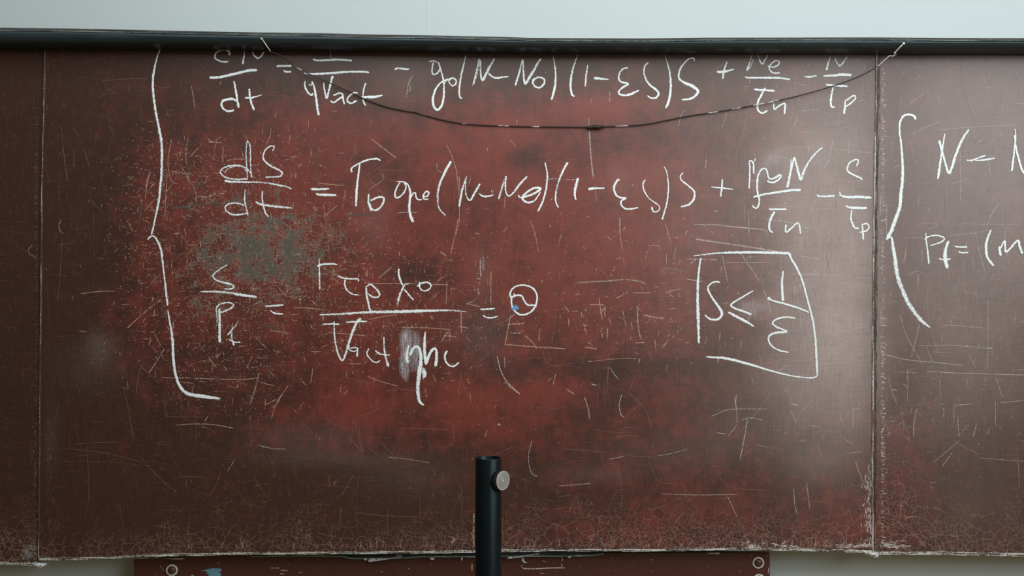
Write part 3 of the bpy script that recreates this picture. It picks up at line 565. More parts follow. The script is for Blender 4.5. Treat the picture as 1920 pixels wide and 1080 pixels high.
sym('chalk_letter', 'chalk letter p over the long bar', T3, [([3.2, 4, 4.4, 3.6], 0.74, [(757, 400), (765, 500), (785, 600), (808, 690)]), ([2.8, 3.4, 3.8, 3], 0.76, [(765, 405), (808, 380), (870, 430), (912, 490), (880, 525), (830, 520), (775, 480)])])
sym('chalk_letter', 'chalk letter lambda over the long bar', T3, [([3.4, 3.6, 3], 0.78, [(1128, 200), (1125, 260), (1150, 350), (1180, 400)]), ([2.6, 3.2, 3], 0.78, [(1185, 430), (1240, 500), (1295, 560)]), ([2.2, 3.4, 4.6, 6], [0.75, 0.78, 0.72, 0.4], [(1240, 372), (1195, 385), (1150, 470), (1120, 560), (1110, 650)])])
sym('chalk_digit', 'chalk subscript zero over the long bar', T3, [(2.8, 0.8, [(1360, 350), (1365, 420), (1410, 455), (1470, 430), (1490, 390), (1450, 357), (1380, 367), (1330, 402)])])
sym('chalk_fraction_bar', 'long chalk bar in the third equation', T3, [([2.6, 4, 5, 6, 5.6, 4, 2], [0.72, 0.72, 0.7, 0.74, 0.8, 0.7, 0.55], [(235, 722), (500, 710), (800, 692), (1150, 685), (1500, 675), (1700, 672), (1840, 682), (1900, 692)])])
sym('chalk_letter', 'large chalk letter V under the long bar', T4, [([2.6, 3, 3], 0.8, [(148, 48), (250, 46), (340, 48)]), ([2.2, 2.6, 3.4, 3.6, 4.6, 5, 4.4], 0.76, [(278, 15), (283, 170), (300, 290), (335, 410), (375, 455), (408, 380), (450, 240), (500, 100), (545, 10), (583, -20)]), ([2.6, 3.6, 2.4], 0.8, [(410, 28), (530, 18), (650, 15)])])
sym('chalk_letter', 'small chalk letter a under the long bar', T4, [(2.8, 0.7, [(455, 285), (440, 315), (470, 348), (520, 350), (545, 320), (500, 310), (460, 320)]), ([3.4, 4.6], 0.68, [(540, 325), (540, 370), (536, 415)])])
sym('chalk_letter', 'small chalk letter c before the t under the long bar', T4, [([3, 2.8, 2.8, 2.4], 0.72, [(670, 320), (648, 370), (668, 420), (720, 468), (765, 476), (797, 452)])])
sym('chalk_letter', 'chalk letter t under the long bar', T4, [([2.8, 3, 4, 6], 0.7, [(838, 190), (840, 300), (855, 400), (890, 530)]), ([3.4, 3.6, 3, 2], 0.72, [(738, 340), (790, 380), (850, 392), (912, 392)])])
sym('chalk_smudge', 'rubbed chalk smear behind eta', T4, [([18, 24, 24, 20], [0.1, 0.9, 0.7, 0.2], [(1095, 70), (1085, 200), (1085, 330), (1080, 420)]), ([14, 20, 20, 8], [0.3, 0.8, 0.85, 0.2], [(1085, 330), (1070, 470), (1075, 600), (1095, 700)]), ([10, 16, 12], [0.1, 0.6, 0.2], [(1210, 110), (1205, 350), (1190, 580)]), (40, [0.2, 0.45, 0.2], [(1150, 110), (1140, 590)])], mat='smudge')
sym('chalk_letter', 'thick chalk letter eta with a very long tail', T4, [([3, 4.4, 6, 5.4], 0.8, [(1120, 280), (1100, 370), (1100, 440), (1112, 485)]), ([5, 4.4, 5, 6.4, 8, 7, 7, 6.6, 3], [0.85, 0.85, 0.85, 0.86, 0.8, 0.74, 0.74, 0.85], [(1130, 400), (1160, 330), (1205, 298), (1245, 340), (1255, 450), (1240, 580), (1222, 720), (1224, 840), (1245, 925), (1290, 958)]), ([4, 10, 11, 5], [0.5, 0.68, 0.68, 0.5], [(1262, 520), (1285, 570), (1292, 620), (1275, 665)])])
sym('chalk_letter', 'thick chalk letter h beside eta', T4, [([3, 5, 5.6, 5.6], 0.82, [(1305, 130), (1295, 250), (1300, 400), (1315, 505)]), ([5, 5, 4.4, 5, 6], 0.84, [(1318, 490), (1350, 390), (1395, 322), (1428, 340), (1430, 430), (1418, 525)])])
sym('chalk_letter', 'chalk letter c after h', T4, [([4.6, 3.4, 3.2, 3.4, 2.2], 0.8, [(1552, 345), (1525, 400), (1537, 470), (1580, 515), (1632, 518), (1685, 475)])])
sym('chalk_equals_sign', 'chalk equals sign before the circled sign', T5, [([2.6, 3, 2.8], 0.82, [(360, 602), (450, 598), (528, 590)]), ([2.4, 3, 2.2], 0.82, [(390, 665), (430, 690), (490, 695), (560, 678)])])
sym('chalk_circle', 'chalk circle around a wavy stroke', T5, [(3.2, 0.82, [(715, 470), (697, 430), (725, 370), (780, 335), (860, 328), (940, 355), (990, 410), (1002, 480), (985, 560), (930, 630), (850, 662), (780, 645), (730, 590), (713, 520), (718, 475)])])
sym('chalk_symbol', 'wavy chalk stroke inside the chalk circle', T5, [([4, 3.6, 3, 3, 3], 0.82, [(698, 478), (745, 452), (800, 440), (835, 458), (860, 510), (900, 550), (985, 555)]), (2.6, 0.72, [(748, 415), (735, 460)])])
sym('chalk_smudge', 'small blue chalk smear on the chalk circle', T5, [([3, 11, 13, 6], [0.5, 0.7, 0.7, 0.5], [(700, 600), (735, 590), (765, 585), (800, 610)]), ([6, 4], 0.4, [(770, 610), (785, 650)])], mat='blue')
# --- boxed condition
sym('chalk_box', 'hand-drawn chalk box around a condition', FULL, [
    ([2.2, 3, 4.6, 5, 4.6, 4, 3.4, 3.8, 4.2, 4.4, 4.6], [0.7, 0.75, 0.82, 0.84, 0.86, 0.86, 0.78, 0.78, 0.78, 0.78], cv(B1, [(360, 240), (480, 225), (600, 210), (800, 202), (1000, 200), (1200, 202), (1380, 208), (1436, 215), (1460, 270), (1520, 370), (1580, 500), (1620, 640), (1670, 830), (1705, 970), (1720, 1060)], FULL)
        + cv(B2, [(1720, 240), (1735, 350), (1742, 500), (1748, 620), (1752, 735)], FULL)),
    ([3, 2, 2.6, 3.2, 4, 4.6, 4.4, 2.4], 0.86, cv(B2, [(1762, 735), (1735, 762), (1680, 772), (1580, 765), (1450, 745), (1250, 697), (1050, 635), (850, 580), (700, 548), (498, 535)], FULL)),
    ([2.2, 4, 4.6, 5, 6, 5, 3.6], 0.8, cv(B1, [(445, 260), (425, 380), (412, 520), (408, 700), (412, 880), (417, 1060)], FULL) + cv(B2, [(420, 300), (423, 385)], FULL))])
sym('chalk_letter', 'chalk letter S inside the box', B1, [([2.6, 3, 3.4, 4.6, 4, 3], 0.88, [(662, 538), (610, 530), (550, 555), (525, 610), (560, 690), (620, 780), (675, 860), (672, 920), (620, 955), (540, 945), (488, 900)])])
sym('chalk_less_equal_sign', 'chalk less-than-or-equal sign inside the box', B1, [([2, 3, 3.4, 4], 0.86, [(1035, 630), (900, 710), (782, 788), (830, 830), (920, 862), (1015, 900)]), ([3.4, 5, 5, 2], 0.86, [(750, 872), (880, 940), (980, 995), (1045, 1035)])])
sym('chalk_smudge', 'pale rubbed chalk smear behind the less-than-or-equal sign', B1, [([16, 26, 18], [0.05, 0.34, 0.1], [(780, 810), (960, 810), (1170, 830)]), ([10, 18, 12], [0.05, 0.26, 0.1], [(860, 890), (1030, 900), (1170, 960)])], mat='smudge')
sym('chalk_digit', 'chalk digit one inside the box', B1, [([2.8, 4.4, 5], 0.86, [(1370, 408), (1357, 560), (1368, 752)])])
sym('chalk_fraction_bar', 'slanting chalk bar inside the box', B1, [([3, 3.6, 3.6, 3], 0.86, [(1228, 708), (1200, 715), (1250, 742), (1400, 782), (1550, 828), (1662, 875)])])
sym('chalk_letter', 'chalk letter epsilon inside the box', B2, [([3, 3.4, 3.2, 3, 4, 3, 2.8, 2.4], 0.88, [(1508, 98), (1400, 88), (1300, 110), (1252, 150), (1290, 195), (1412, 250), (1300, 262), (1225, 290), (1205, 340), (1240, 410), (1320, 460), (1435, 485)])])
# --- right side panel
sym('chalk_brace', 'chalk brace on the right panel', FULL, [
    ([4, 3.4, 3, 3.4, 4.4, 5.4, 6, 6.4, 6.8, 7], [0.9, 0.9, 0.85, 0.82, 0.82, 0.8, 0.8], cv(K1, [(703, 146), (682, 105), (620, 88), (560, 110), (525, 180), (520, 280), (535, 400), (548, 550), (555, 700), (550, 850), (535, 980)], FULL)
        + cv(K2, [(528, 10), (510, 90), (470, 200), (430, 310), (380, 405)], FULL)),
    ([2.6, 5.6, 8, 9, 9, 9, 9, 7.5, 3], [0.85, 0.75, 0.68, 0.66, 0.68, 0.72], cv(K2, [(368, 418), (400, 392), (432, 400), (445, 480), (470, 640), (490, 800), (530, 930), (575, 1040)], FULL)
        + cv((1540, 560, 6), [(1000, 85), (1050, 155), (1100, 220), (1170, 285), (1232, 330)], FULL))], right)
sym('chalk_letter', 'chalk letter N on the right panel', K1, [([4.6, 4, 3.6, 4.6, 4.4, 4.2, 2.6], 0.86, [(965, 378), (990, 470), (1030, 620), (1072, 745), (1110, 680), (1160, 520), (1230, 360), (1303, 255)]), ([2.2, 3.4, 4.8], 0.86, [(1029, 303), (1000, 480), (970, 680), (950, 815)])], right)
sym('chalk_equals_sign', 'chalk equals sign after N on the right panel', K1, [([3, 3, 2.6], 0.82, [(1270, 602), (1330, 605), (1410, 575), (1492, 546)]), ([2.6, 3.2, 3.6], [0.84, 0.84, 0.6], [(1368, 605), (1450, 602), (1595, 580)])], right)
sym('chalk_letter', 'chalk letter N cut by the right edge of the photo', K1, [([2, 3.4, 3.6], 0.86, [(1820, 247), (1824, 380), (1802, 560), (1782, 728)]), ([2.4, 3.4, 4, 4, 3.4, 2.6], 0.86, [(1812, 320), (1828, 450), (1857, 580), (1893, 700), (1935, 742), (1975, 600), (2035, 400), (2090, 290)])], right)
sym('chalk_letter', 'chalk letter P on the right panel', K2, [([2, 2.8, 3], 0.84, [(813, 340), (820, 430), (836, 550), (850, 692)]), ([2.2, 2.8, 2.6, 2], 0.84, [(800, 415), (850, 380), (950, 370), (1024, 402), (992, 440), (930, 465), (860, 486)])], right)
sym('chalk_letter', 'thick chalk letter f on the right panel', K2, [([5, 4.6, 7, 6.4, 6], 0.86, [(1072, 430), (1048, 490), (1032, 580), (1040, 670), (1060, 742)]), (2.6, 0.84, [(960, 628), (1020, 640), (1097, 632)])], right)
sym('chalk_equals_sign', 'chalk equals sign after f on the right panel', K2, [(2.8, 0.84, [(1138, 494), (1200, 500), (1282, 497)]), (2.8, 0.84, [(1178, 550), (1222, 564), (1292, 560)])], right)
sym('chalk_bracket', 'chalk bracket on the right panel', K2, [([2.6, 4.4, 5, 4.6, 4], 0.86, [(1550, 303), (1510, 400), (1492, 490), (1500, 590), (1530, 650), (1582, 712)])], right)
sym('chalk_letter', 'chalk letter m by the right edge of the photo', K2, [(5, 0.86, [(1640, 490), (1658, 600)]), ([3, 3.6, 3.4, 4, 4.6], 0.86, [(1648, 520), (1703, 435), (1712, 550), (1755, 525), (1848, 425), (1870, 490), (1900, 576)])], right)
sym('chalk_mark', 'small faint chalk dot below the right brace', (1540, 560, 6), [([8, 4], [0.5, 0.35], [(1440, 255), (1485, 255)]), ([3, 6], 0.4, [(1445, 295), (1480, 250)])], right)
# ------------------------------------------------------------------ scratches, chips (too many to pick apart: one part per panel)
PINK, CREAM, PALE, GREEN = (0.36, 0.185, 0.145), (0.60, 0.41, 0.31), (0.74, 0.68, 0.66), (0.115, 0.118, 0.098)
SC = {p.name: Rib(two=True) for p in (centre, left, right)}
def which(x): return left.name if x < 76 else right.name if x > 1645 else centre.name
def scr(pts, wd, dn, tone, cat=True, step=3, two=None):
    pn = which(pts[len(pts) // 2][0]); lo, hi = {left.name: (-300, 71), right.name: (1651, 2300), centre.name: (87, 1634)}[pn]
    pts = [(min(max(x, lo), hi), min(max(y, 84), 1051 if pn == left.name else 1030 if pn == right.name else 1027 + 14 * (x < 300))) for x, y in pts]
    SC[pn].add(pts, wd, dn, tone, YF[pn] - 0.00018 - 0.00022 * rng.random(), taper=0.8, step=step, cat=cat)
def var(t, s=0.25):
    f = 1 + rng.uniform(-s, s); return tuple(min(0.9, c * f) for c in t)
# scratches traced one by one: (width, density, tone, frame, points)
for wd, dn, tn, o, pts in [
    (1.8, 0.9, CREAM, E2, [(935, 0), (1075, 110), (1220, 218)]), (1.0, 0.5, PINK, E2, [(600, -190), (800, -80), (935, 0)]),
    (1.0, 0.6, PINK, E2, [(1530, 10), (1180, 230), (830, 440)]), (1.0, 0.6, PINK, E2, [(1000, 350), (1530, 365)]), (1.2, 0.8, CREAM, E2, [(905, 578), (1060, 470), (1075, 410), (1040, 395)]),
    (1.4, 0.9, CREAM, E2, [(345, 500), (630, 530)]), (2.2, 0.8, GREEN, E2, [(340, 120), (335, 400), (335, 640)]), (1.2, 0.5, CREAM, E2, [(335, 130), (338, 310)]), (2.6, 0.8, GREEN, E2, [(670, 865), (895, 850)]),
    (1.4, 0.8, CREAM, E2, [(560, 745), (400, 880)]), (1.2, 0.9, CREAM, E2, [(1890, 1075), (1930, 850), (1890, 350), (1780, 50)]), (1.2, 0.8, CREAM, E2, [(645, 570), (640, 700)]), (1.2, 0.9, PALE, E2, [(1220, 838), (1320, 828), (1460, 830)]),
    (2.0, 0.95, PALE, E3, [(1710, -90), (1725, 150), (1745, 360), (1760, 460)]), (1.3, 0.8, CREAM, E3, [(1768, 510), (1792, 705)]), (1.2, 0.7, PINK, E3, [(1830, 310), (1855, 520), (1920, 370)]), (1.3, 0.85, CREAM, E3, [(820, 10), (885, 98)]),
    (1.8, 0.95, PALE, E3, [(565, 105), (566, 145)]), (1.0, 0.7, PINK, E3, [(572, 160), (575, 270)]), (1.5, 0.8, CREAM, E3, [(245, 420), (255, 600)]), (1.4, 0.85, CREAM, E3, [(235, 890), (200, 1080), (150, 1300)]), (1.3, 0.8, CREAM, E3, [(765, 640), (750, 790)]),
    (1.4, 0.8, CREAM, E3, [(1045, 910), (1100, 1080), (1140, 1280)]), (1.4, 0.8, CREAM, E3, [(795, 990), (735, 1055)]), (1.4, 0.85, PALE, E3, [(1205, 470), (1290, 450), (1405, 460)]), (1.4, 0.8, PALE, E3, [(1440, 462), (1600, 462)]),
    (1.0, 0.7, PINK, E3, [(100, 50), (200, 290), (250, 520)]), (1.2, 0.6, PALE, E3, [(65, 380), (0, 350), (-5, 270)]), (1.2, 0.8, CREAM, E3, [(1360, 345), (1362, 378)]), (1.2, 0.8, CREAM, E3, [(380, 420), (352, 520)]),
    (1.1, 0.7, PINK, E4, [(380, 0), (500, 220), (590, 420)]), (1.0, 0.6, PINK, E4, [(520, 0), (520, 120), (380, 390)]), (1.2, 0.7, PINK, E4, [(1310, 0), (1305, 300)]), (1.6, 0.7, PALE, E4, [(1350, 180), (1335, 340)]), (1.0, 0.6, PINK, E4, [(1860, -70), (1750, 210), (1640, 455)]),
    (1.5, 0.85, PALE, E4, [(1205, 968), (1450, 970), (1620, 990), (1920, 1018)]), (1.4, 0.8, PALE, E4, [(375, 880), (375, 1080)]), (1.4, 0.85, CREAM, E4, [(525, 500), (508, 540)]), (1.2, 0.7, PINK, E4, [(1440, 230), (1520, 140)]),
    (1.4, 0.85, PALE, E5, [(0, 980), (240, 1003), (460, 1028)]), (1.5, 0.85, PALE, E5, [(455, 905), (720, 945), (965, 1020)]), (1.1, 0.7, PALE, E5, [(730, 95), (960, 98), (1095, 102)]), (1.4, 0.8, PALE, E5, [(1080, 20), (1095, 105)]), (1.4, 0.7, PALE, E5, [(1215, 0), (1190, 120), (1150, 270), (1080, 360)]),
    (2.4, 0.5, PALE, E5, [(1398, 0), (1383, 180)]), (1.0, 0.6, PALE, E5, [(1540, 0), (1660, 105)]), (1.1, 0.6, PALE, E5, [(1200, 120), (1680, 158)]), (1.0, 0.6, PALE, E5, [(260, 800), (262, 1080)]), (1.0, 0.6, PALE, E5, [(550, 745), (770, 765)]), (1.0, 0.5, PALE, E5, [(1090, 455), (1250, 400)]), (1.0, 0.5, PALE, E5, [(780, 500), (1060, 230)]),
    (3.0, 0.7, PALE, B1, [(385, 50), (600, 82), (900, 125), (1150, 165), (1320, 192)]), (1.5, 0.8, PALE, B1, [(275, 275), (400, 275), (515, 280)]), (1.6, 0.85, PALE, B1, [(540, 280), (625, 282)]), (3.2, 0.75, (0.34, 0.27, 0.22), B1, [(0, 372), (120, 385), (240, 410)]),
    (1.6, 0.8, PALE, B1, [(1465, 440), (1600, 452), (1790, 448)]), (1.3, 0.8, PALE, B1, [(1530, 575), (1735, 595)]), (1.3, 0.85, PALE, B1, [(895, 215), (1000, 370), (1105, 525)]), (1.4, 0.85, PALE, B1, [(1145, 620), (1190, 720), (1235, 888)]), (1.4, 0.8, PALE, B1, [(685, 230), (710, 350), (745, 525)]),
    (1.6, 0.85, PALE, B1, [(1555, 238), (1785, 278)]), (1.8, 0.85, PALE, B1, [(280, 498), (465, 530)]), (1.4, 0.8, PALE, B1, [(1005, 210), (1000, 290)]), (1.4, 0.8, PALE, B1, [(665, 430), (680, 355)]), (1.0, 0.6, PALE, B1, [(1490, 560), (1550, 830), (1580, 1080)]), (1.3, 0.8, PALE, B1, [(1560, 120), (1585, 80)]),
    (1.6, 0.8, PALE, B1, [(330, 330), (400, 255)]), (1.4, 0.7, PALE, B1, [(730, 312), (1235, 312)]), (2, 0.8, CREAM, B1, [(75, 640), (225, 608)]), (2, 0.8, CREAM, B1, [(40, 635), (145, 705)]), (1.6, 0.7, PALE, B1, [(690, 775), (760, 770)]), (1.6, 0.8, PALE, B1, [(975, 915), (982, 1020)]),
    (1.6, 0.85, PALE, B2, [(640, 535), (640, 570), (628, 605)]), (1.4, 0.8, PALE, B2, [(520, 315), (490, 390)]), (1.4, 0.8, PALE, B2, [(710, 380), (728, 410)]), (1.4, 0.8, CREAM, B2, [(258, 378), (318, 370)]), (1.4, 0.8, CREAM, B2, [(85, 340), (20, 420)]), (1.6, 0.9, PALE, B2, [(850, 965), (838, 1020), (840, 1080), (845, 1130)]), (1.2, 0.7, PALE, B2, [(1450, 1060), (1540, 1078)]),
    (3.0, 0.85, (0.45, 0.37, 0.30), T5, [(1450, 300), (1640, 288), (1800, 282), (1980, 262)]), (2.4, 0.85, (0.45, 0.37, 0.30), T5, [(1990, 262), (2140, 282), (2230, 318)]), (1.8, 0.9, CREAM, T5, [(640, 1015), (665, 870), (705, 665)]), (1.9, 0.9, CREAM, T5, [(655, 995), (850, 1013), (1100, 1030), (1330, 1045)]),
    (2.0, 0.9, CREAM, T5, [(865, 895), (940, 960), (1000, 1042)]), (1.8, 0.9, CREAM, T5, [(690, 865), (830, 868)]), (2.2, 0.9, CREAM, T5, [(660, 772), (860, 758)]), (1.7, 0.85, CREAM, T5, [(640, 735), (760, 650)]), (1.8, 0.85, CREAM, T5, [(200, 535), (360, 570)]), (1.6, 0.8, CREAM, T5, [(205, 535), (275, 512)]),
    (2.2, 0.9, PALE, T5, [(365, 30), (363, 130), (372, 240)]), (5.0, 0.25, PALE, T5, [(395, 0), (400, 170)]), (1.6, 0.8, PALE, T5, [(310, 250), (375, 262)]), (2.0, 0.9, PALE, T5, [(335, 360), (350, 440)]), (1.5, 0.85, CREAM, T5, [(485, 170), (482, 540)]), (1.5, 0.8, CREAM, T5, [(145, 620), (150, 870)]), (2, 0.85, CREAM, T5, [(0, 610), (225, 630)]), (1.8, 0.85, CREAM, T5, [(110, 790), (230, 812)]),
    (1.9, 0.9, CREAM, T5, [(1700, 470), (1715, 600), (1735, 710)]), (1.9, 0.9, CREAM, T5, [(1590, 545), (1760, 552)]), (2, 0.9, CREAM, T5, [(1780, 570), (1710, 640)]), (2, 0.85, CREAM, T5, [(1765, 560), (1765, 690)]), (1.8, 0.9, CREAM, T5, [(1810, 690), (1842, 790)]), (1.8, 0.85, CREAM, T5, [(1355, 700), (1357, 800)]), (1.8, 0.85, CREAM, T5, [(1390, 625), (1465, 618)]),
    (1.8, 0.85, CREAM, T5, [(1500, 625), (1505, 690)]), (1.8, 0.85, CREAM, T5, [(1515, 612), (1580, 606)]), (1.8, 0.85, CREAM, T5, [(1525, 750), (1552, 868)]), (1.8, 0.9, CREAM, T5, [(1305, 550), (1365, 632)]), (2, 0.85, CREAM, T5, [(1535, 1025), (1680, 1045)]), (2, 0.8, CREAM, T5, [(1575, 965), (1630, 1012)]), (2.2, 0.8, (0.40, 0.34, 0.28), T5, [(1740, 800), (1710, 860)]), (2, 0.8, CREAM, T5, [(1735, 860), (1735, 925)]), (1.8, 0.8, CREAM, T5, [(1792, 810), (1790, 945)]),
    (1.5, 0.85, CREAM, (960, 560, 6), [(1240, 120), (1285, 315)]), (1.6, 0.85, CREAM, (960, 560, 6), [(1340, 260), (1355, 360)]), (2.2, 0.9, CREAM, (960, 560, 6), [(1410, 100), (1415, 250), (1435, 400), (1460, 468)]), (2, 0.85, CREAM, (960, 560, 6), [(1400, 85), (1450, 140)]), (2.4, 0.9, CREAM, (960, 560, 6), [(1475, 182), (1640, 218), (1710, 215)]), (1.8, 0.9, CREAM, (960, 560, 6), [(1380, 498), (1500, 492)]), (1.8, 0.85, CREAM, (960, 560, 6), [(1605, 450), (1620, 585)]),
    (1.8, 0.85, CREAM, (960, 560, 6), [(1765, 460), (1700, 540)]), (3.0, 0.8, (0.42, 0.36, 0.29), (960, 560, 6), [(1690, 560), (1715, 510), (1725, 555)]), (1.6, 0.85, CREAM, (960, 560, 6), [(850, 705), (915, 705)]), (1.4, 0.6, CREAM, (960, 560, 6), [(920, 700), (1200, 675), (1350, 668)]), (1.7, 0.85, CREAM, (960, 560, 6), [(1350, 672), (1412, 678)]), (1.8, 0.85, PALE, (960, 560, 6), [(1440, 670), (1425, 735)]), (1.4, 0.8, PINK, (960, 560, 6), [(1088, 760), (1070, 970)]), (1.3, 0.8, PALE, (960, 560, 6), [(1095, 765), (1145, 840), (1195, 905)]), (1.1, 0.7, PINK, (960, 560, 6), [(1380, 100 + 780), (1310, 1070)]),
    (1.8, 0.9, PALE, (960, 560, 6), [(890, 958), (965, 980)]), (1.1, 0.6, PINK, (960, 560, 6), [(350, 570), (370, 680), (430, 745), (520, 750), (700, 725)]), (1.3, 0.85, PALE, (960, 560, 6), [(495, 845), (460, 970)]), (1.2, 0.8, PALE, (960, 560, 6), [(300, 480), (305, 400), (320, 330)]),
    (1.6, 0.95, PALE, (960, 700, 4), [(410, 118), (468, 158)]), (1.4, 0.95, PALE, (960, 700, 4), [(542, 172), (570, 260), (582, 345)]), (1.4, 0.95, PALE, (960, 700, 4), [(825, 155), (805, 230), (815, 305), (845, 332)]), (1.0, 0.75, PINK, (960, 700, 4), [(845, 332), (960, 225)]), (1.1, 0.8, PINK, (960, 700, 4), [(880, 150), (985, 250), (1050, 400)]), (1.3, 0.9, PALE, (960, 700, 4), [(595, 80), (632, 92)]), (1.3, 0.9, PALE, (960, 700, 4), [(-60, 60), (0, 112), (60, 158)]),
    (1.1, 0.8, PALE, (960, 700, 4), [(1690, 160), (1672, 190), (1685, 300), (1682, 390), (1620, 470)]), (1.5, 0.95, PALE, (960, 700, 4), [(1765, 350), (1745, 470), (1710, 650)]), (1.3, 0.9, PALE, (960, 700, 4), [(1722, 350), (1790, 334), (1885, 352)]), (1.2, 0.8, PALE, (960, 700, 4), [(1490, 325), (1600, 278), (1680, 268), (1920, 268)]), (1.3, 0.9, PALE, (960, 700, 4), [(1535, 446), (1610, 456)]), (1.0, 0.8, PALE, (960, 700, 4), [(1080, 620), (1200, 600), (1320, 565)]), (1.0, 0.8, PINK, (960, 700, 4), [(860, 615), (960, 625), (1080, 622)]),
    (1.0, 0.8, PINK, (960, 700, 4), [(1650, 555), (1740, 575), (1860, 665), (1870, 700), (1840, 790)]), (1.2, 0.85, PALE, (960, 700, 4), [(725, 645), (845, 622)]), (1.0, 0.75, PINK, (960, 700, 4), [(790, 650), (820, 850), (825, 1010)]), (1.2, 0.8, PALE, (960, 700, 4), [(350, 846), (590, 826)]), (1.0, 0.75, PINK, (960, 700, 4), [(1020, 650), (1060, 740), (1110, 815), (1230, 830)]), (1.0, 0.8, PALE, (960, 700, 4), [(1120, 905), (1400, 912), (1690, 908)]), (1.0, 0.75, PINK, (960, 700, 4), [(1560, 780), (1640, 855), (1920, 878)]), (1.2, 0.8, PALE, (960, 700, 4), [(1615, 920), (1690, 1080)]),
    (1.0, 0.75, PINK, (960, 700, 4), [(480, 910), (440, 1010), (425, 1080)]), (1.0, 0.75, PINK, (960, 700, 4), [(480, 910), (530, 1080)]), (1.2, 0.8, PALE, (960, 700, 4), [(150, 500), (125, 610), (135, 720), (170, 768), (195, 765)]), (1.1, 0.75, PINK, (960, 700, 4), [(750, 488), (850, 470), (960, 470)]), (1.0, 0.7, PINK, (960, 700, 4), [(380, 565), (720, 595)]), (1.0, 0.7, PINK, (960, 700, 4), [(600, 420), (750, 440), (905, 445)]),
    (1.3, 0.85, PALE, (480, 740, 4), [(40, 385), (120, 403), (228, 408)]), (1.2, 0.85, PALE, (480, 740, 4), [(20, 375), (60, 395)]), (1.1, 0.9, CREAM, (480, 740, 4), [(990, 468), (1160, 487), (1300, 512)]), (1.4, 0.85, CREAM, (480, 740, 4), [(190, 0), (150, 70), (115, 180)]), (1.3, 0.85, CREAM, (480, 740, 4), [(155, 35), (70, 75)]), (1.1, 0.8, PINK, (480, 740, 4), [(680, 305), (800, 430)]), (1.0, 0.8, PINK, (480, 740, 4), [(735, 600), (640, 760)]), (1.0, 0.7, PINK, (480, 740, 4), [(750, 885), (950, 905), (1250, 920)]), (1.0, 0.7, PINK, (480, 740, 4), [(1080, 250), (1440, 262)]),
    (1.0, 0.7, PINK, (480, 740, 4), [(1480, 225), (1488, 360)]), (1.0, 0.7, PINK, (480, 740, 4), [(1380, 415), (1480, 370)]), (1.0, 0.75, PINK, (480, 740, 4), [(1780, 455), (1920, 395)]), (1.1, 0.85, PALE, (480, 740, 4), [(1733, 260), (1718, 320)]), (1.2, 0.85, CREAM, (480, 740, 4), [(600, 645), (580, 680)]), (1.0, 0.8, PINK, (480, 740, 4), [(640, 850), (620, 990)]), (1.0, 0.7, PINK, (480, 740, 4), [(940, 355), (1030, 460)]), (1.0, 0.7, PINK, (480, 740, 4), [(600, 220), (560, 300), (550, 370)]), (5.0, 0.9, PALE, (480, 740, 4), [(1810, 224), (1835, 224)]),
    (1.5, 0.95, CREAM, (0, 700, 4), [(1315, 388), (1450, 380), (1600, 385), (1755, 412)]), (1.0, 0.7, PINK, (0, 700, 4), [(925, 100), (970, 300), (1000, 520)]), (1.0, 0.8, PINK, (0, 700, 4), [(1050, 620), (1180, 770), (1330, 898)]), (1.1, 0.85, CREAM, (0, 700, 4), [(1705, 735), (1760, 650)]), (0.9, 0.6, PINK, (0, 700, 4), [(500, 562), (800, 600), (1080, 670)]), (0.9, 0.6, PINK, (0, 700, 4), [(560, 530), (700, 520), (900, 515)]), (1.0, 0.7, PINK, (0, 700, 4), [(1340, 772), (1530, 778)]), (1.0, 0.7, PINK, (0, 700, 4), [(1660, 730), (1610, 860), (1575, 910)]), (0.9, 0.6, PINK, (0, 700, 4), [(1240, 322), (1520, 330)]), (1.2, 0.8, CREAM, (0, 700, 4), [(1110, 658), (1108, 670)]),
    (1.3, 0.8, CREAM, A, [(1435, 640), (1455, 760), (1460, 820)]), (1.0, 0.7, PINK, A, [(760, 610), (950, 592), (1110, 588)]), (1.0, 0.8, PINK, A, [(1200, 655), (1285, 658)]), (0.9, 0.6, PINK, A, [(800, 665), (895, 705)]), (1.0, 0.6, PINK, A, [(965, 630), (968, 700)]), (0.9, 0.5, PINK, A, [(460, 950), (470, 1080)]), (0.9, 0.5, PINK, A, [(540, 950), (585, 1020)]),
    (1.5, 0.6, PALE, (0, 270, 2.5116), [(290, 355), (278, 380), (282, 408), (300, 420)]), (1.1, 0.6, PALE, (0, 270, 2.5116), [(155, 468), (132, 508), (168, 535)]), (1.0, 0.7, PINK, (0, 270, 2.5116), [(290, 440), (285, 590), (272, 735)]), (1.2, 0.75, PINK, (0, 270, 2.5116), [(295, 0), (318, 180)]), (1.1, 0.65, PINK, (0, 270, 2.5116), [(348, 20), (348, 120)]), (1.4, 0.9, CREAM, (0, 270, 2.5116), [(380, 705), (460, 695), (545, 692)]), (1.0, 0.6, PINK, (0, 270, 2.5116), [(410, 250), (490, 330)]), (1.4, 0.8, CREAM, (0, 270, 2.5116), [(600, 865), (690, 785), (760, 730)]), (1.2, 0.8, CREAM, (0, 270, 2.5116), [(595, 355), (628, 415)]), (1.0, 0.6, PINK, (0, 270, 2.5116), [(390, 10), (420, 100)]),
    (1.2, 0.9, CREAM, (0, 270, 2.5116), [(708, 130), (690, 200), (685, 260)]), (1.3, 0.85, CREAM, (0, 270, 2.5116), [(775, 965), (700, 1080)]),
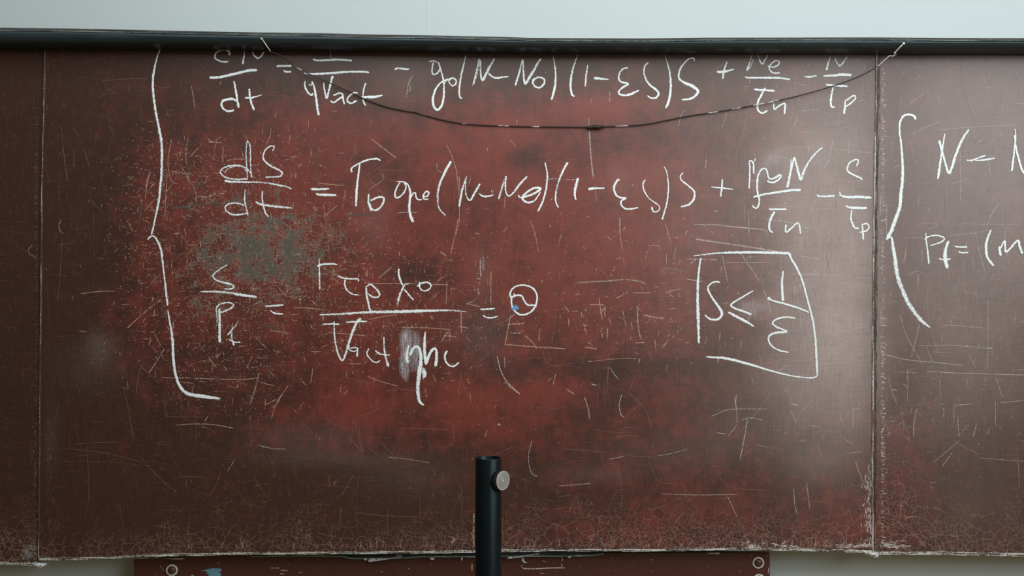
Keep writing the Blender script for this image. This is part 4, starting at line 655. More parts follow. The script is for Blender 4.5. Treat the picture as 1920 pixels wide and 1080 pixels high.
    (1.6, 0.85, PALE, R2, [(560, 490), (510, 600), (495, 730)]), (4.0, 0.35, PALE, R2, [(545, 590), (525, 680)]), (1.1, 0.7, PINK, R2, [(295, 380), (240, 455)]), (1.0, 0.7, PINK, R2, [(1390, 750), (1600, 800), (1920, 950)]), (1.0, 0.8, PINK, R2, [(890, 700), (820, 860)]), (1.2, 0.85, PALE, R2, [(1735, 985), (1733, 1050)]), (1.0, 0.7, PINK, R2, [(1575, 870), (1590, 960), (1650, 985)]), (1.0, 0.7, PINK, R2, [(800, 990), (740, 1070)]),
    (1.1, 0.8, PINK, R3, [(1010, 345), (1100, 430), (1280, 640)]), (1.0, 0.75, PINK, R3, [(300, 640), (340, 605), (550, 580)]), (1.0, 0.75, PINK, R3, [(1080, 725), (1300, 790), (1640, 860)]), (1.1, 0.8, PALE, R3, [(860, 660), (858, 800)]), (1.6, 0.85, CREAM, R3, [(620, 950), (625, 1060)]), (1.0, 0.75, PINK, R3, [(840, 880), (930, 1080)]), (1.2, 0.8, PALE, R3, [(1710, 870), (1660, 940), (1630, 1070)]), (1.0, 0.75, PINK, R3, [(1010, 720), (1040, 850)]), (1.0, 0.7, PINK, R3, [(1060, 840), (1060, 1050)]), (1.8, 0.9, PALE, R3, [(138, 448), (138, 465)]), (1.0, 0.7, PINK, R3, [(1800, 800), (1830, 920)]), (1.0, 0.7, PINK, R3, [(310, 800), (370, 845)]),
    (1.1, 0.8, PINK, R4, [(830, 395), (1080, 350), (1380, 315)]), (1.0, 0.7, PINK, R4, [(290, 360), (480, 345)]), (1.0, 0.7, PINK, R4, [(730, 560), (700, 900)]), (1.0, 0.7, PALE, R4, [(1000, 575), (1150, 600)]), (1.4, 0.7, PALE, R4, [(1810, 360), (1805, 440)]), (1.1, 0.7, PALE, R4, [(1060, 950), (1010, 1070)]), (1.0, 0.7, PALE, R4, [(260, 900), (200, 1080)]), (0.9, 0.6, PALE, R4, [(760, 760), (1100, 770)]),
    (1.1, 0.8, PINK, K1, [(740, -10), (830, -180)]), (1.0, 0.7, PINK, K1, [(510, 170), (490, 20), (520, -200)]), (1.0, 0.7, PALE, K1, [(950, 262), (1300, 232), (1850, 205)]), (1.0, 0.7, PALE, K1, [(650, 320), (800, 240), (980, 165)]), (1.2, 0.7, PALE, K1, [(1203, 510), (1203, 620)]), (1.0, 0.6, PALE, K1, [(1203, 620), (1205, 1080)]), (1.2, 0.7, PALE, K1, [(305, 550), (375, 618)]), (1.0, 0.6, PALE, K1, [(450, 690), (560, 640)]), (1.0, 0.6, PALE, K1, [(1100, 870), (1300, 810)]),
    (1.2, 0.85, PALE, K2, [(1635, 5), (1560, 130), (1497, 272)]), (1.0, 0.7, PALE, K2, [(1720, 280), (1700, 430)]), (1.2, 0.85, PALE, K2, [(1400, 480), (1445, 650), (1480, 770)]), (0.9, 0.6, PALE, K2, [(1370, 310), (1400, 480)]), (1.1, 0.75, PALE, K2, [(375, 0), (375, 380)]), (1.2, 0.7, PALE, K2, [(1268, 435), (1268, 555)]), (1.0, 0.6, PALE, K2, [(560, 400), (780, 385)]), (1.1, 0.7, PALE, K2, [(625, 825), (670, 785), (730, 770), (800, 800)]), (0.9, 0.5, PALE, K2, [(1300, 240), (1920, 245)]),
    (1.3, 0.85, CREAM, (1540, 560, 6), [(880, 180), (960, 420), (1110, 690)]), (1.1, 0.8, PALE, (1540, 560, 6), [(1108, 270), (1040, 560), (1010, 660)]), (1.3, 0.85, PALE, (1540, 560, 6), [(720, 630), (950, 685), (1250, 715), (1600, 750)]), (1.3, 0.85, PALE, (1540, 560, 6), [(1190, 820), (1600, 838), (2300, 860)]), (1.0, 0.7, PALE, (1540, 560, 6), [(1175, 525), (1250, 700)]), (1.0, 0.7, PALE, (1540, 560, 6), [(1080, 530), (1450, 525), (1900, 560)]), (2.4, 0.95, PALE, (1540, 560, 6), [(1620, 532), (1655, 532)]), (2.2, 0.9, PALE, (1540, 560, 6), [(1885, 556), (1925, 560)]),
    (1.1, 0.75, PALE, (1540, 560, 6), [(200, 370), (330, 350), (540, 300)]), (1.0, 0.6, PALE, (1540, 560, 6), [(1875, 0), (1870, 800)]), (1.0, 0.7, PALE, (1540, 560, 6), [(1660, 640), (1740, 780)]), (1.0, 0.7, PALE, (1540, 560, 6), [(405, 430), (410, 560), (435, 650)]), (1.2, 0.8, PALE, (1540, 560, 6), [(970, 790), (970, 930)]), (1.4, 0.85, PALE, (1540, 560, 6), [(780, 1022), (860, 1030)]), (1.0, 0.7, PALE, (1540, 560, 6), [(1350, 320), (1450, 300), (1820, 325)]),
    (1.4, 0.9, PALE, (1440, 700, 4), [(162, 228), (228, 242)]), (1.2, 0.9, PALE, (1440, 700, 4), [(638, 260), (638, 415)]), (1.0, 0.8, PALE, (1440, 700, 4), [(638, 260), (710, 270)]), (1.0, 0.7, PALE, (1440, 700, 4), [(165, 270), (220, 390)]), (1.1, 0.8, PALE, (1440, 700, 4), [(310, 390), (395, 402)]), (1.0, 0.75, PINK, (1440, 700, 4), [(425, 560), (460, 700), (490, 850)]), (1.1, 0.8, PALE, (1440, 700, 4), [(655, 660), (715, 820)]), (1.0, 0.75, PALE, (1440, 700, 4), [(560, 480), (640, 540)]), (1.0, 0.75, PALE, (1440, 700, 4), [(600, 600), (710, 588)]),
    (1.1, 0.85, PALE, (1440, 700, 4), [(1118, 260), (1095, 370), (1090, 475)]), (1.1, 0.85, PALE, (1440, 700, 4), [(1395, 240), (1545, 228)]), (1.1, 0.8, PALE, (1440, 700, 4), [(1395, 240), (1395, 380)]), (1.3, 0.9, PALE, (1440, 700, 4), [(1565, 370), (1540, 480)]), (1.1, 0.85, PALE, (1440, 700, 4), [(1420, 320), (1435, 480)]), (1.2, 0.85, PALE, (1440, 700, 4), [(1315, 255), (1317, 330)]), (1.0, 0.8, PALE, (1440, 700, 4), [(885, 370), (845, 470)]), (1.0, 0.8, PINK, (1440, 700, 4), [(995, 295), (930, 370), (910, 420)]), (1.0, 0.8, PINK, (1440, 700, 4), [(1005, 130), (1045, 225)]), (1.1, 0.8, PALE, (1440, 700, 4), [(1385, 590), (1305, 700)]), (1.0, 0.75, PALE, (1440, 700, 4), [(1440, 500), (1240, 670)]),
    (1.1, 0.85, PALE, (1440, 700, 4), [(1740, 220), (1920, 203)]), (0.9, 0.7, PALE, (1440, 700, 4), [(1580, 635), (1920, 660)]), (1.0, 0.75, PALE, (1440, 700, 4), [(1710, 30), (1760, 190)]), (1.2, 0.85, PALE, (1440, 700, 4), [(193, 850), (200, 970), (218, 1060)]), (1.2, 0.85, PALE, (1440, 700, 4), [(290, 820), (312, 1010)]), (1.0, 0.75, PINK, (1440, 700, 4), [(200, 880), (330, 960), (460, 965)]), (1.0, 0.75, PINK, (1440, 700, 4), [(550, 800), (575, 950)]), (2.2, 0.6, PALE, (1440, 700, 4), [(752, 680), (755, 730)]), (1.2, 0.8, PALE, (1440, 700, 4), [(1210, 820), (1265, 818)]), (1.0, 0.8, PALE, (1440, 700, 4), [(1220, 840), (1232, 865)]),
    (1.6, 0.85, CREAM, T2, [(375, 768), (560, 772), (700, 770)]), (2.4, 0.75, GREEN, T2, [(700, 770), (900, 780), (1100, 790)]), (1.6, 0.8, CREAM, T2, [(750, 775), (950, 782), (1270, 790), (1470, 768)]), (2.4, 0.7, GREEN, T2, [(1120, 740), (1270, 770)]), (1.5, 0.8, CREAM, T2, [(585, 820), (740, 832)]), (1.4, 0.85, CREAM, T2, [(408, 445), (300, 620), (235, 725)]), (1.3, 0.8, PINK, T2, [(160, 610), (120, 740), (90, 960)]), (1.6, 0.85, CREAM, T2, [(905, 540), (1000, 660)]), (1.6, 0.8, CREAM, T2, [(1475, 720), (1430, 900), (1370, 1080)]), (2.0, 0.7, GREEN, T2, [(1440, 800), (1380, 1050)]),
    (1.4, 0.8, CREAM, T2, [(1800, 860), (1720, 980), (1670, 1080)]), (1.5, 0.85, CREAM, T2, [(1670, 1010), (1545, 1075)]), (1.6, 0.8, CREAM, T2, [(1400, 520), (1335, 665)]), (2.6, 0.75, GREEN, T2, [(1605, 600), (1585, 800)]), (1.5, 0.8, CREAM, T2, [(1480, 820), (1640, 860)]), (2.6, 0.8, GREEN, T2, [(1450, 170), (1720, 225)]), (1.6, 0.8, CREAM, T2, [(1590, 235), (1790, 265)]), (1.4, 0.85, CREAM, T2, [(0, 210), (100, 110), (210, 15)]), (1.4, 0.8, CREAM, T2, [(300, 280), (375, 420)]),
    (1.6, 0.85, CREAM, T3, [(725, 360), (900, 370), (1100, 370), (1340, 368)]), (2.0, 0.8, CREAM, T3, [(1500, 378), (1690, 385)]), (1.6, 0.85, CREAM, T3, [(1670, 330), (1658, 610)]), (1.6, 0.85, CREAM, T3, [(1160, 862), (1370, 868), (1560, 875), (1730, 890)]), (2.4, 0.8, GREEN, T3, [(1590, 800), (1610, 900), (1570, 1040)]), (1.8, 0.85, CREAM, T3, [(1600, 1030), (1690, 910), (1700, 1030)]), (1.8, 0.85, CREAM, T3, [(1620, 955), (1775, 968)]), (1.6, 0.85, CREAM, T3, [(320, 920), (560, 940), (760, 955)]), (1.6, 0.8, CREAM, T3, [(0, 640), (200, 655), (300, 670)]), (1.8, 0.85, PALE, T3, [(1590, 10), (1660, 58)]), (1.6, 0.85, CREAM, T3, [(1830, 680), (1832, 930)]),
    (1.6, 0.8, CREAM, T3, [(1795, 850), (1910, 872)]), (1.6, 0.8, CREAM, T3, [(1560, 480), (1505, 540)]), (1.6, 0.85, CREAM, T3, [(1325, 470), (1375, 525)]), (1.8, 0.85, PALE, T3, [(1130, 15), (1135, 60)]), (1.6, 0.85, PALE, T3, [(1420, 220), (1418, 250)]), (1.6, 0.85, PALE, T3, [(1080, 290), (1062, 335)]), (1.4, 0.8, CREAM, T3, [(775, 200), (770, 295)]), (3.5, 0.35, PALE, T3, [(1050, 180), (900, 310)]), (1.6, 0.8, CREAM, T3, [(780, 775), (960, 740), (1080, 720)]), (3, 0.8, GREEN, T3, [(460, 700), (480, 770), (560, 790)]), (1.3, 0.8, CREAM, T3, [(1550, 360), (1600, 310), (1650, 295)]),
    (1.5, 0.9, CREAM, T4, [(1390, 610), (1425, 710)]), (1.5, 0.9, CREAM, T4, [(1775, 655), (1800, 720)]), (1.4, 0.9, CREAM, T4, [(1298, 780), (1325, 875)]), (1.4, 0.8, CREAM, T4, [(650, 630), (800, 690), (1000, 745)]), (1.2, 0.7, PINK, T4, [(370, 640), (600, 690), (760, 740)]), (1.2, 0.8, PINK, T4, [(860, 800), (985, 792)]), (1.5, 0.85, CREAM, T4, [(355, 745), (352, 825)]), (1.5, 0.8, CREAM, T4, [(430, 790), (380, 845)]), (1.4, 0.8, PINK, T4, [(1830, 320), (1920, 270)]), (1.4, 0.85, CREAM, T4, [(40, 540), (15, 710)]), (1.6, 0.85, CREAM, T4, [(440, 490), (600, 495)]), (1.6, 0.85, CREAM, T4, [(18, 355), (130, 358)]), (2.0, 0.9, CREAM, T4, [(1490, 655), (1515, 660)]),
    (1.6, 0.8, CREAM, E1, [(490, 485), (600, 500), (650, 520), (720, 512)]), (1.6, 0.8, CREAM, E1, [(600, 440), (660, 530), (700, 620)]), (1.6, 0.75, CREAM, E1, [(490, 120), (450, 350), (460, 480), (490, 600), (565, 630)]), (1.4, 0.75, CREAM, E1, [(440, 500), (425, 800), (415, 1000)]), (1.4, 0.75, CREAM, E1, [(680, 110), (650, 250), (655, 400)]), (3.2, 0.75, GREEN, E1, [(655, 200), (660, 330), (670, 460)]), (2.0, 0.8, CREAM, E1, [(800, 215), (690, 330)]), (1.5, 0.8, CREAM, E1, [(1070, 210), (1065, 400)]), (2.4, 0.75, GREEN, E1, [(1040, 212), (1200, 205), (1310, 195)]), (1.6, 0.85, CREAM, E1, [(900, 162), (1060, 165)]), (1.5, 0.8, CREAM, E1, [(1110, 370), (1200, 350), (1395, 352)]),
    (4, 0.75, GREEN, E1, [(1060, 380), (1100, 420), (1130, 450)]), (1.5, 0.8, CREAM, E1, [(735, 650), (765, 760), (770, 850)]), (1.5, 0.8, CREAM, E1, [(765, 765), (900, 770), (1000, 735)]), (4, 0.8, GREEN, E1, [(760, 680), (820, 640), (825, 570)]), (1.4, 0.85, CREAM, E1, [(1610, 0), (1590, 110), (1550, 190)]), (1.2, 0.7, PINK, E1, [(1545, 440), (1575, 650), (1600, 810)]), (1.4, 0.85, CREAM, E1, [(250, 490), (215, 600), (195, 800)]), (3, 0.75, GREEN, E1, [(165, 850), (140, 950), (125, 1080)]), (1.4, 0.8, CREAM, E1, [(300, 800), (180, 940)]), (1.5, 0.85, CREAM, E1, [(240, 928), (320, 925)]), (5, 0.8, GREEN, E1, [(920, 845), (1080, 840)]), (6, 0.85, GREEN, E1, [(1090, 850), (1200, 800), (1260, 710)]), (5, 0.85, GREEN, E1, [(1260, 720), (1340, 760), (1350, 900)]), (4, 0.8, GREEN, E1, [(480, 900), (600, 890), (900, 850)]),
    (1.6, 0.85, CREAM, (1000, 380, 6), [(972, 160), (972, 300), (985, 430), (1010, 560)]), (1.5, 0.85, CREAM, (1000, 380, 6), [(825, 378), (878, 420)]), (1.6, 0.85, CREAM, (1000, 380, 6), [(1040, 260), (1008, 318)]), (1.8, 0.85, CREAM, (1000, 380, 6), [(930, 635), (990, 622)]), (1.6, 0.85, CREAM, (1000, 380, 6), [(1280, 480), (1420, 490), (1425, 545)]), (1.5, 0.85, CREAM, (1000, 380, 6), [(1285, 540), (1258, 625)]), (1.5, 0.85, CREAM, (1000, 380, 6), [(320, 350), (285, 455)]), (1.5, 0.85, PALE, (1000, 380, 6), [(1738, 305), (1705, 365)]), (1.6, 0.85, PALE, (1000, 380, 6), [(1695, 168), (1682, 195)]), (2, 0.85, CREAM, (1000, 380, 6), [(1110, 1015), (1330, 1015)]), (2, 0.85, CREAM, (1000, 380, 6), [(930, 1078), (1070, 1000)]), (2.2, 0.85, CREAM, (1000, 380, 6), [(1365, 935), (1410, 960)]),
    (2, 0.85, CREAM, (1000, 380, 6), [(880, 760), (915, 765)]), (2, 0.85, CREAM, (1000, 380, 6), [(910, 712), (912, 755)]), (2, 0.85, CREAM, (1000, 380, 6), [(480, 1050), (485, 1030), (535, 1030)]), (1.5, 0.8, CREAM, (1000, 380, 6), [(1480, 230), (1520, 350), (1545, 450)]), (1.5, 0.8, CREAM, (1000, 380, 6), [(1495, 570), (1498, 690)]), (1.5, 0.8, CREAM, (1000, 380, 6), [(1615, 490), (1590, 560), (1592, 625)]), (2, 0.85, PALE, (1000, 380, 6), [(1840, 615), (1770, 690)]), (1.1, 0.8, PINK, (1000, 380, 6), [(700, 680), (800, 800), (940, 1020)]),
]:
    scr([(o[0] + x / o[2], o[1] + y / o[2]) for x, y in pts], wd * 0.88, dn * (0.9 if tn is not PALE else 0.72), tn)

def wander(x, y, ang, L, curl):
    k = max(3, int(L / 6)); s = L / (k - 1); out = []
    for i in range(k):
        out.append((x, y)); ang += curl * s + rng.normal(0, 0.04); x += math.cos(ang) * s; y += math.sin(ang) * s
    return out
# long thin scratches everywhere
for _ in range(1500):
    x, y = rng.uniform(-250, 2150), rng.uniform(95, 1020)
    ax = rng.random(); ang = (math.pi / 2 if ax < 0.45 else 0 if ax < 0.75 else rng.uniform(0, math.pi)) + rng.normal(0, 0.13)
    L = float(np.clip(rng.lognormal(3.3, 0.6), 10, 150))
    dim = 0.55 if x < 280 else 1.0
    right_ = x > 1380 and y < 850
    scr(wander(x, y, ang, L, rng.normal(0, 0.004)), rng.uniform(0.55, 1.05), rng.uniform(0.18, 0.62) * dim, var(PALE if right_ and rng.random() < 0.6 else PINK), cat=False)
# short curly rubbing marks, denser outside the clean red areas
cnt = 0
while cnt < 9500:
    x, y = rng.uniform(-250, 2150), rng.uniform(90, 1026)
    rd = float(f_red(np.float64(x), np.float64(y))); nz = mnoise.noise(Vector((x * 0.02, y * 0.02, 0)))
    if rng.random() > np.clip(0.85 - rd * 0.9 + nz * 0.8, 0.06, 1): continue
    cnt += 1
    dim = 0.6 if x < 280 else 1.0
    scr(wander(x, y, rng.uniform(0, 2 * math.pi), rng.uniform(5, 17), rng.normal(0, 0.10)), rng.uniform(0.5, 0.9), rng.uniform(0.2, 0.65) * dim, var(PALE if x > 1400 and y < 850 and rng.random() < 0.35 else PINK), cat=False)
# paint chips along old writing: dashed lines, dots and small ragged marks
def chips(n, cx, cy, sx, sy, lo=3, hi=18, wlo=0.9, whi=1.7, tone=CREAM, green=0.15, dens=(0.5, 0.95)):
    for _ in range(n):
        x, y = rng.normal(cx, sx), rng.normal(cy, sy)
        if not (95 < y < 1000): continue
        q = rng.random(); ang = (0 if q < 0.36 else math.pi / 2 if q < 0.72 else rng.choice([0.8, 2.2])) + rng.normal(0, 0.09)
        L = rng.uniform(lo, hi) if rng.random() < 0.22 else rng.uniform(1.0, 3.6)
        g = rng.random() < green
        wd = rng.uniform(wlo, whi) * (1.6 if g else 1)
        scr(wander(x, y, ang, L, rng.normal(0, 0.008)), [wd * rng.uniform(0.5, 1.1) for _ in range(4)], rng.uniform(*dens), var(GREEN if g else tone, 0.3), cat=False)
chips(1500, 440, 440, 105, 85, green=0.22); chips(1100, 420, 570, 95, 60, green=0.2); chips(560, 370, 330, 80, 40, green=0.12); chips(520, 420, 690, 90, 45, green=0.08)
chips(800, 620, 520, 75, 75, green=0.18); chips(420, 270, 460, 35, 100, green=0.02, hi=12); chips(260, 690, 620, 80, 40, green=0.15); chips(120, 540, 280, 80, 40, green=0.05); chips(160, 830, 620, 60, 60, green=0.05)
chips(170, 1150, 600, 80, 45, green=0.03, hi=14); chips(130, 1240, 500, 60, 60, green=0.02, hi=12); chips(90, 950, 440, 120, 70, green=0.02, hi=10); chips(80, 1270, 610, 40, 50, green=0.02); chips(70, 970, 590, 50, 40, green=0.1)
chips(150, 1100, 520, 230, 140, green=0.0, hi=10, wlo=0.8, whi=1.5); chips(70, 1400, 500, 110, 80, green=0.0, hi=12, tone=PALE); chips(60, 700, 760, 160, 50, green=0, hi=6)
chips(420, 700, 560, 120, 75, green=0.2, hi=8); chips(160, 900, 540, 90, 60, green=0.02, hi=6)
scr([(932, 667), (938, 692), (950, 715), (975, 739)], 1.3, 0.8, PALE); scr([(946, 669), (947, 690)], 1.1, 0.6, PALE)
# scuffs beside the two joints and along the bottom edge
for _ in range(420):
    y = rng.uniform(130, 1025); scr(wander(1651 + abs(rng.normal(0, 3)), y, rng.uniform(-0.6, 0.6), rng.uniform(1.5, 7), 0), rng.uniform(0.8, 2.0), rng.uniform(0.4, 0.9) * (1.0 if y > 560 or rng.random() < 0.4 else 0.5), var(PALE), cat=False)
for _ in range(150):
    y = rng.uniform(880, 1025); scr(wander(1634 - abs(rng.normal(0, 8)), y, math.pi / 2 + rng.normal(0, 0.2), rng.uniform(3, 10), 0), rng.uniform(0.8, 1.8), rng.uniform(0.4, 0.85), var(PALE), cat=False)
for _ in range(160):
    y = rng.uniform(200, 760); scr(wander(71, y, math.pi + rng.normal(0, 0.2), rng.uniform(2, 9), 0), rng.uniform(0.6, 1.2), rng.uniform(0.3, 0.6), var(PINK), cat=False)
for _ in range(200):
    y = rng.uniform(780, 1040); s_ = rng.random() < 0.5
    scr(wander(62 + rng.uniform(0, 8) if s_ else 88 + abs(rng.normal(0, 7)), y, math.pi / 2 + rng.normal(0, 0.5), rng.uniform(3, 9), 0), rng.uniform(0.6, 1.3), rng.uniform(0.2, 0.5), var((0.36, 0.30, 0.24)), cat=False)
for _ in range(110):
    x = rng.uniform(350, 1634) if rng.random() < 0.7 else rng.uniform(1380, 1634)
    yb = float(ip(bot_c, x)); scr([(x, yb - 2), (x + rng.uniform(-4, 4), yb - rng.uniform(4, 9)), (x + rng.uniform(-6, 6), yb - rng.uniform(9, 26))], rng.uniform(0.8, 1.9), rng.uniform(0.4, 0.85), var((0.50, 0.36, 0.31)), cat=False)
for _ in range(130):
    x = rng.choice([1410, 1470, 1590, 1625, 1655, 1680]) + rng.normal(0, 14); scr(wander(x, 1027 - abs(rng.normal(0, 5)), rng.normal(0, 0.3), rng.uniform(4, 14), 0), rng.uniform(1, 2.6), rng.uniform(0.5, 0.9), var(PALE, 0.1), cat=False)
for _ in range(150):
    scr(wander(rng.uniform(38, 66), rng.uniform(1022, 1050), rng.normal(0, 0.12), rng.uniform(3, 9), 0), rng.uniform(0.8, 1.8), rng.uniform(0.25, 0.6), var((0.42, 0.40, 0.40)), cat=False)
for y0, y1 in ((962, 982), (986, 1000), (1004, 1026)): scr([(888.8, y0), (888.2, y1)], 1.6, 0.7, PALE)
scr([(882, 1000), (888, 1005), (884, 1012)], 5, 0.5, (0.55, 0.36, 0.30)); scr([(846, 1006), (852, 1012), (845, 1018)], [3, 6, 4], 0.6, (0.55, 0.34, 0.27))
for p in (centre, left, right):
    o = SC[p.name].build('scratches', M['scratch'], p); o['kind'] = 'stuff'; o['label'] = 'countless fine scratches and paint chips'
# ------------------------------------------------------------------ dark rail over the board
RAILTOP = [(-900, 45), (-300, 49), (0, 52), (137, 53.5), (300, 57), (375, 58.7), (480, 60.5), (600, 62), (680, 64.2), (800, 66.2), (940, 69), (1000, 71), (1200, 72), (1320, 70.5), (1640, 70), (1780, 71), (1920, 71.3), (2300, 73), (2900, 78)]
RAILBOT = [(-900, 81), (0, 84.5), (400, 87), (700, 90.5), (1000, 94), (1300, 95), (1920, 95.5), (2900, 97)]
def rail_part(name, prof, mat, parent, base, label=None):
    """prof: (depth, fraction of the height, extra px) sections swept along the bent rail"""
    xs = np.concatenate([np.arange(-900, 0, 60), np.arange(0, 1921, 20), np.arange(1980, 2901, 60)]); V = []; Fc = []; m = len(prof)
    for x in xs:
        t, b = np.interp(x, *zip(*RAILTOP)), np.interp(x, *zip(*RAILBOT))
        for (yy, f, ex) in prof:
            k = (D - 0.04) / F
            V.append(((x - 960) * k, yy, ZC - (t + (b - t) * f + ex - 540) * k))
    for i in range(len(xs) - 1):
        for q in range(m):
            l = (q + 1) % m
            Fc.append((i * m + q, i * m + l, i * m + m + l, i * m + m + q))
    Fc += [tuple(reversed(range(m))), tuple((len(xs) - 1) * m + q for q in range(m))]
    me = mesh(name, V, Fc); bm_fix(me); sharp(me, 50)
    o = link(name, me, mat, parent, base)
    if label: o['label'] = label
    return o
import bmesh
def bm_fix(me):
    b = bmesh.new(); b.from_mesh(me); bmesh.ops.recalc_face_normals(b, faces=b.faces); b.to_mesh(me); b.free()
RB = (0.0, -0.02, 2.11)
rail = thing('rail', 'long black rounded rail across the top of the red-brown chalkboard', 'rail', RB)
rail_part('rail_body', [(-0.0035, 0, 5.5), (-0.036, 0, 5.5), (-0.050, 0, 8.5), (-0.058, 0, 11), (-0.063, 0.45, 2), (-0.0645, 0.58, 0), (-0.0625, 0.75, 0), (-0.0565, 0.9, 0), (-0.045, 0.985, 0), (-0.036, 1.0, 0), (-0.0035, 1.0, 0)], M['rail'], rail, RB)
rail_part('top_lip', [(-0.0035, 0, 0), (-0.040, 0, 0), (-0.043, 0, 1.2), (-0.043, 0, 4.0), (-0.040, 0, 4.9), (-0.0035, 0, 4.9)], M['lip'], rail, RB, 'dull olive lip along the top')
rail_part('highlight_bead', [(-0.034, 0, 5.2), (-0.0500, 0, 5.6), (-0.0520, 0, 7.0), (-0.0530, 0, 8.4), (-0.034, 0, 9.2)], M['groove'], rail, RB, 'scuffed bead with its highlight painted pale')

# ------------------------------------------------------------------ wire sagging from the rail
path = [(492, 74, -.0655), (500, 86, -.0645), (504, 91.5, -.0600), (508, 97, -.047), (520, 101, -.034), (533, 109, -.031), (545, 117, -.028), (560, 129, -.024), (600, 148, -.018), (640, 165, -.009), (680, 184, -.0038), (720, 199, -.0038), (760, 208, -.0038),
        (780, 211, -.0038), (800, 217, -.0038), (840, 227, -.0038), (880, 233, -.0038), (940, 236, -.0038), (1000, 237.5, -.0038), (1060, 238, -.0038), (1105, 238.5, -.0038), (1125, 237.5, -.0038), (1160, 236.5, -.0038), (1210, 233, -.0038), (1250, 225.5, -.0038),
        (1300, 216, -.0038), (1340, 210.5, -.0038), (1400, 200, -.0038), (1450, 190.5, -.0065), (1500, 179, -.0085), (1560, 162, -.013), (1600, 148, -.021), (1630, 134, -.026), (1645, 124, -.030), (1658, 114, -.036), (1669, 105, -.042)]
pp = np.array(path); t = np.linspace(0, 1, len(pp)); q = catmull(pp[:, :2], 3.0); tt = np.linspace(0, 1, len(q))
dep = np.interp(q[:, 0], pp[:, 0], pp[:, 2])
def wire_mesh(name, q, dep, rad, mat, parent, base, bare):
    V, Fc = tube_geo([P(x, y, d) for (x, y), d in zip(q, dep)], rad)
    me = mesh(name, V, Fc, True); a = me.attributes.new('bare', 'FLOAT', 'POINT')
    a.data.foreach_set('value', np.append(np.repeat(bare, 8), []).astype(np.float32)[:len(V)])
    return link(name, me, mat, parent, base)
WB = P(492, 74, -.0655)
wire = thing('wire', 'thin dark wire sagging between two points of the black rail, knotted in the middle', 'wire', WB)
rad = [PX * (1.55 if 512 < x < 548 else 1.15 if x > 508 else 1.0) * (0.88 if x < 700 or x > 1500 else 0.98) for x, _ in q]
bare = [1.0 if x < 506 else 0.0 for x, _ in q]
wire_mesh('strand', q, dep, rad, M['wire'], wire, WB, bare)
k2 = [(1646, 124, -.032), (1656, 115, -.038), (1664, 108, -.043), (1669, 104.5, -.046), (1674, 105.5, -.050), (1680, 100.5, -.056)]
wire_mesh('bare_strand', catmull([c[:2] for c in k2], 2), np.interp(catmull([c[:2] for c in k2], 2)[:, 0], [c[0] for c in k2], [c[2] for c in k2]), [PX * 1.25] * len(catmull([c[:2] for c in k2], 2)), M['wire'], wire, WB, [0.8] * len(catmull([c[:2] for c in k2], 2)))['label'] = 'pale bare twisted end'
k3 = [(1677, 99.5, -.058), (1685, 91, -.0640), (1692.5, 83, -.0660)]
c3 = catmull([c[:2] for c in k3], 2)
wire_mesh('bare_strand', c3, np.interp(c3[:, 0], [c[0] for c in k3], [c[2] for c in k3]), [PX * 1.3] * len(c3), M['wire'], wire, WB, [0.55] * len(c3))['label'] = 'bare end fixed to the rail'
kn = [(1100, 238.2), (1108, 238.8), (1115, 237), (1122, 238.6), (1128, 236.8), (1134, 238)]; ck = catmull(kn, 1.5)
wire_mesh('knot', ck, [-.0082] * len(ck), [PX * (1.4 + 2.2 * math.sin(math.pi * i / (len(ck) - 1)) + 0.5 * math.sin(i * 1.9)) for i in range(len(ck))], M['wire'], wire, WB, [0] * len(ck))
for nm, (px, py, dy) in (('fixing_pin', (491.5, 73.5, -.061)), ('fixing_pin', (1693, 82.5, -.0625))):
    V, Fc = lathe_geo([(0, 0), (.0022, 0), (.0032, .002), (.0032, .0035), (.0015, .005), (.0015, .012)], Vector(P(px, py, dy)) + Vector((0, -.006, 0)), (0, 1, 0), 14)
    me = mesh(nm, V, Fc); sharp(me); link(nm, me, M['steel'], wire, WB)

# ------------------------------------------------------------------ mounting plate under the board
YP = 0.031
PB = P(850, 1300, 0.03)
plate = thing('mounting_plate', 'dark red-brown painted plate under the chalkboard with ringed bolts at its corners', 'plate', PB)
def pix_prism(name, poly, yf, depth, mat, parent, base):
    a = [P(x, y, yf) for x, y in poly]; n = len(a); b = [(x, yf + depth, z) for x, _, z in a]
    V = a + b; Fc = [tuple(range(n)), tuple(reversed(range(n, 2 * n)))] + [(i, n + i, n + (i + 1) % n, (i + 1) % n) for i in range(n)]
    me = mesh(name, V, Fc); bm_fix(me); return link(name, me, mat, parent, base)
pl = pix_prism('plate', [(251, 1041.5), (560, 1039.5), (640, 1042.5), (700, 1046.5), (900, 1044), (1100, 1043), (1140, 1037), (1300, 1036.2), (1442, 1035.5), (1443.5, 1048), (1443, 1310), (251, 1310)], YP, 0.006, M['plate'], plate, PB)
for sx in (300, 850, 1390):
    c = P(sx, 1250, YP); V, Fc = box_geo(c[0] - .03, c[0] + .03, YP + .006, YW, c[2] - .06, c[2] + .15)
    link('wall_bracket', mesh('wall_bracket', V, Fc), M['darksteel'], plate, PB)
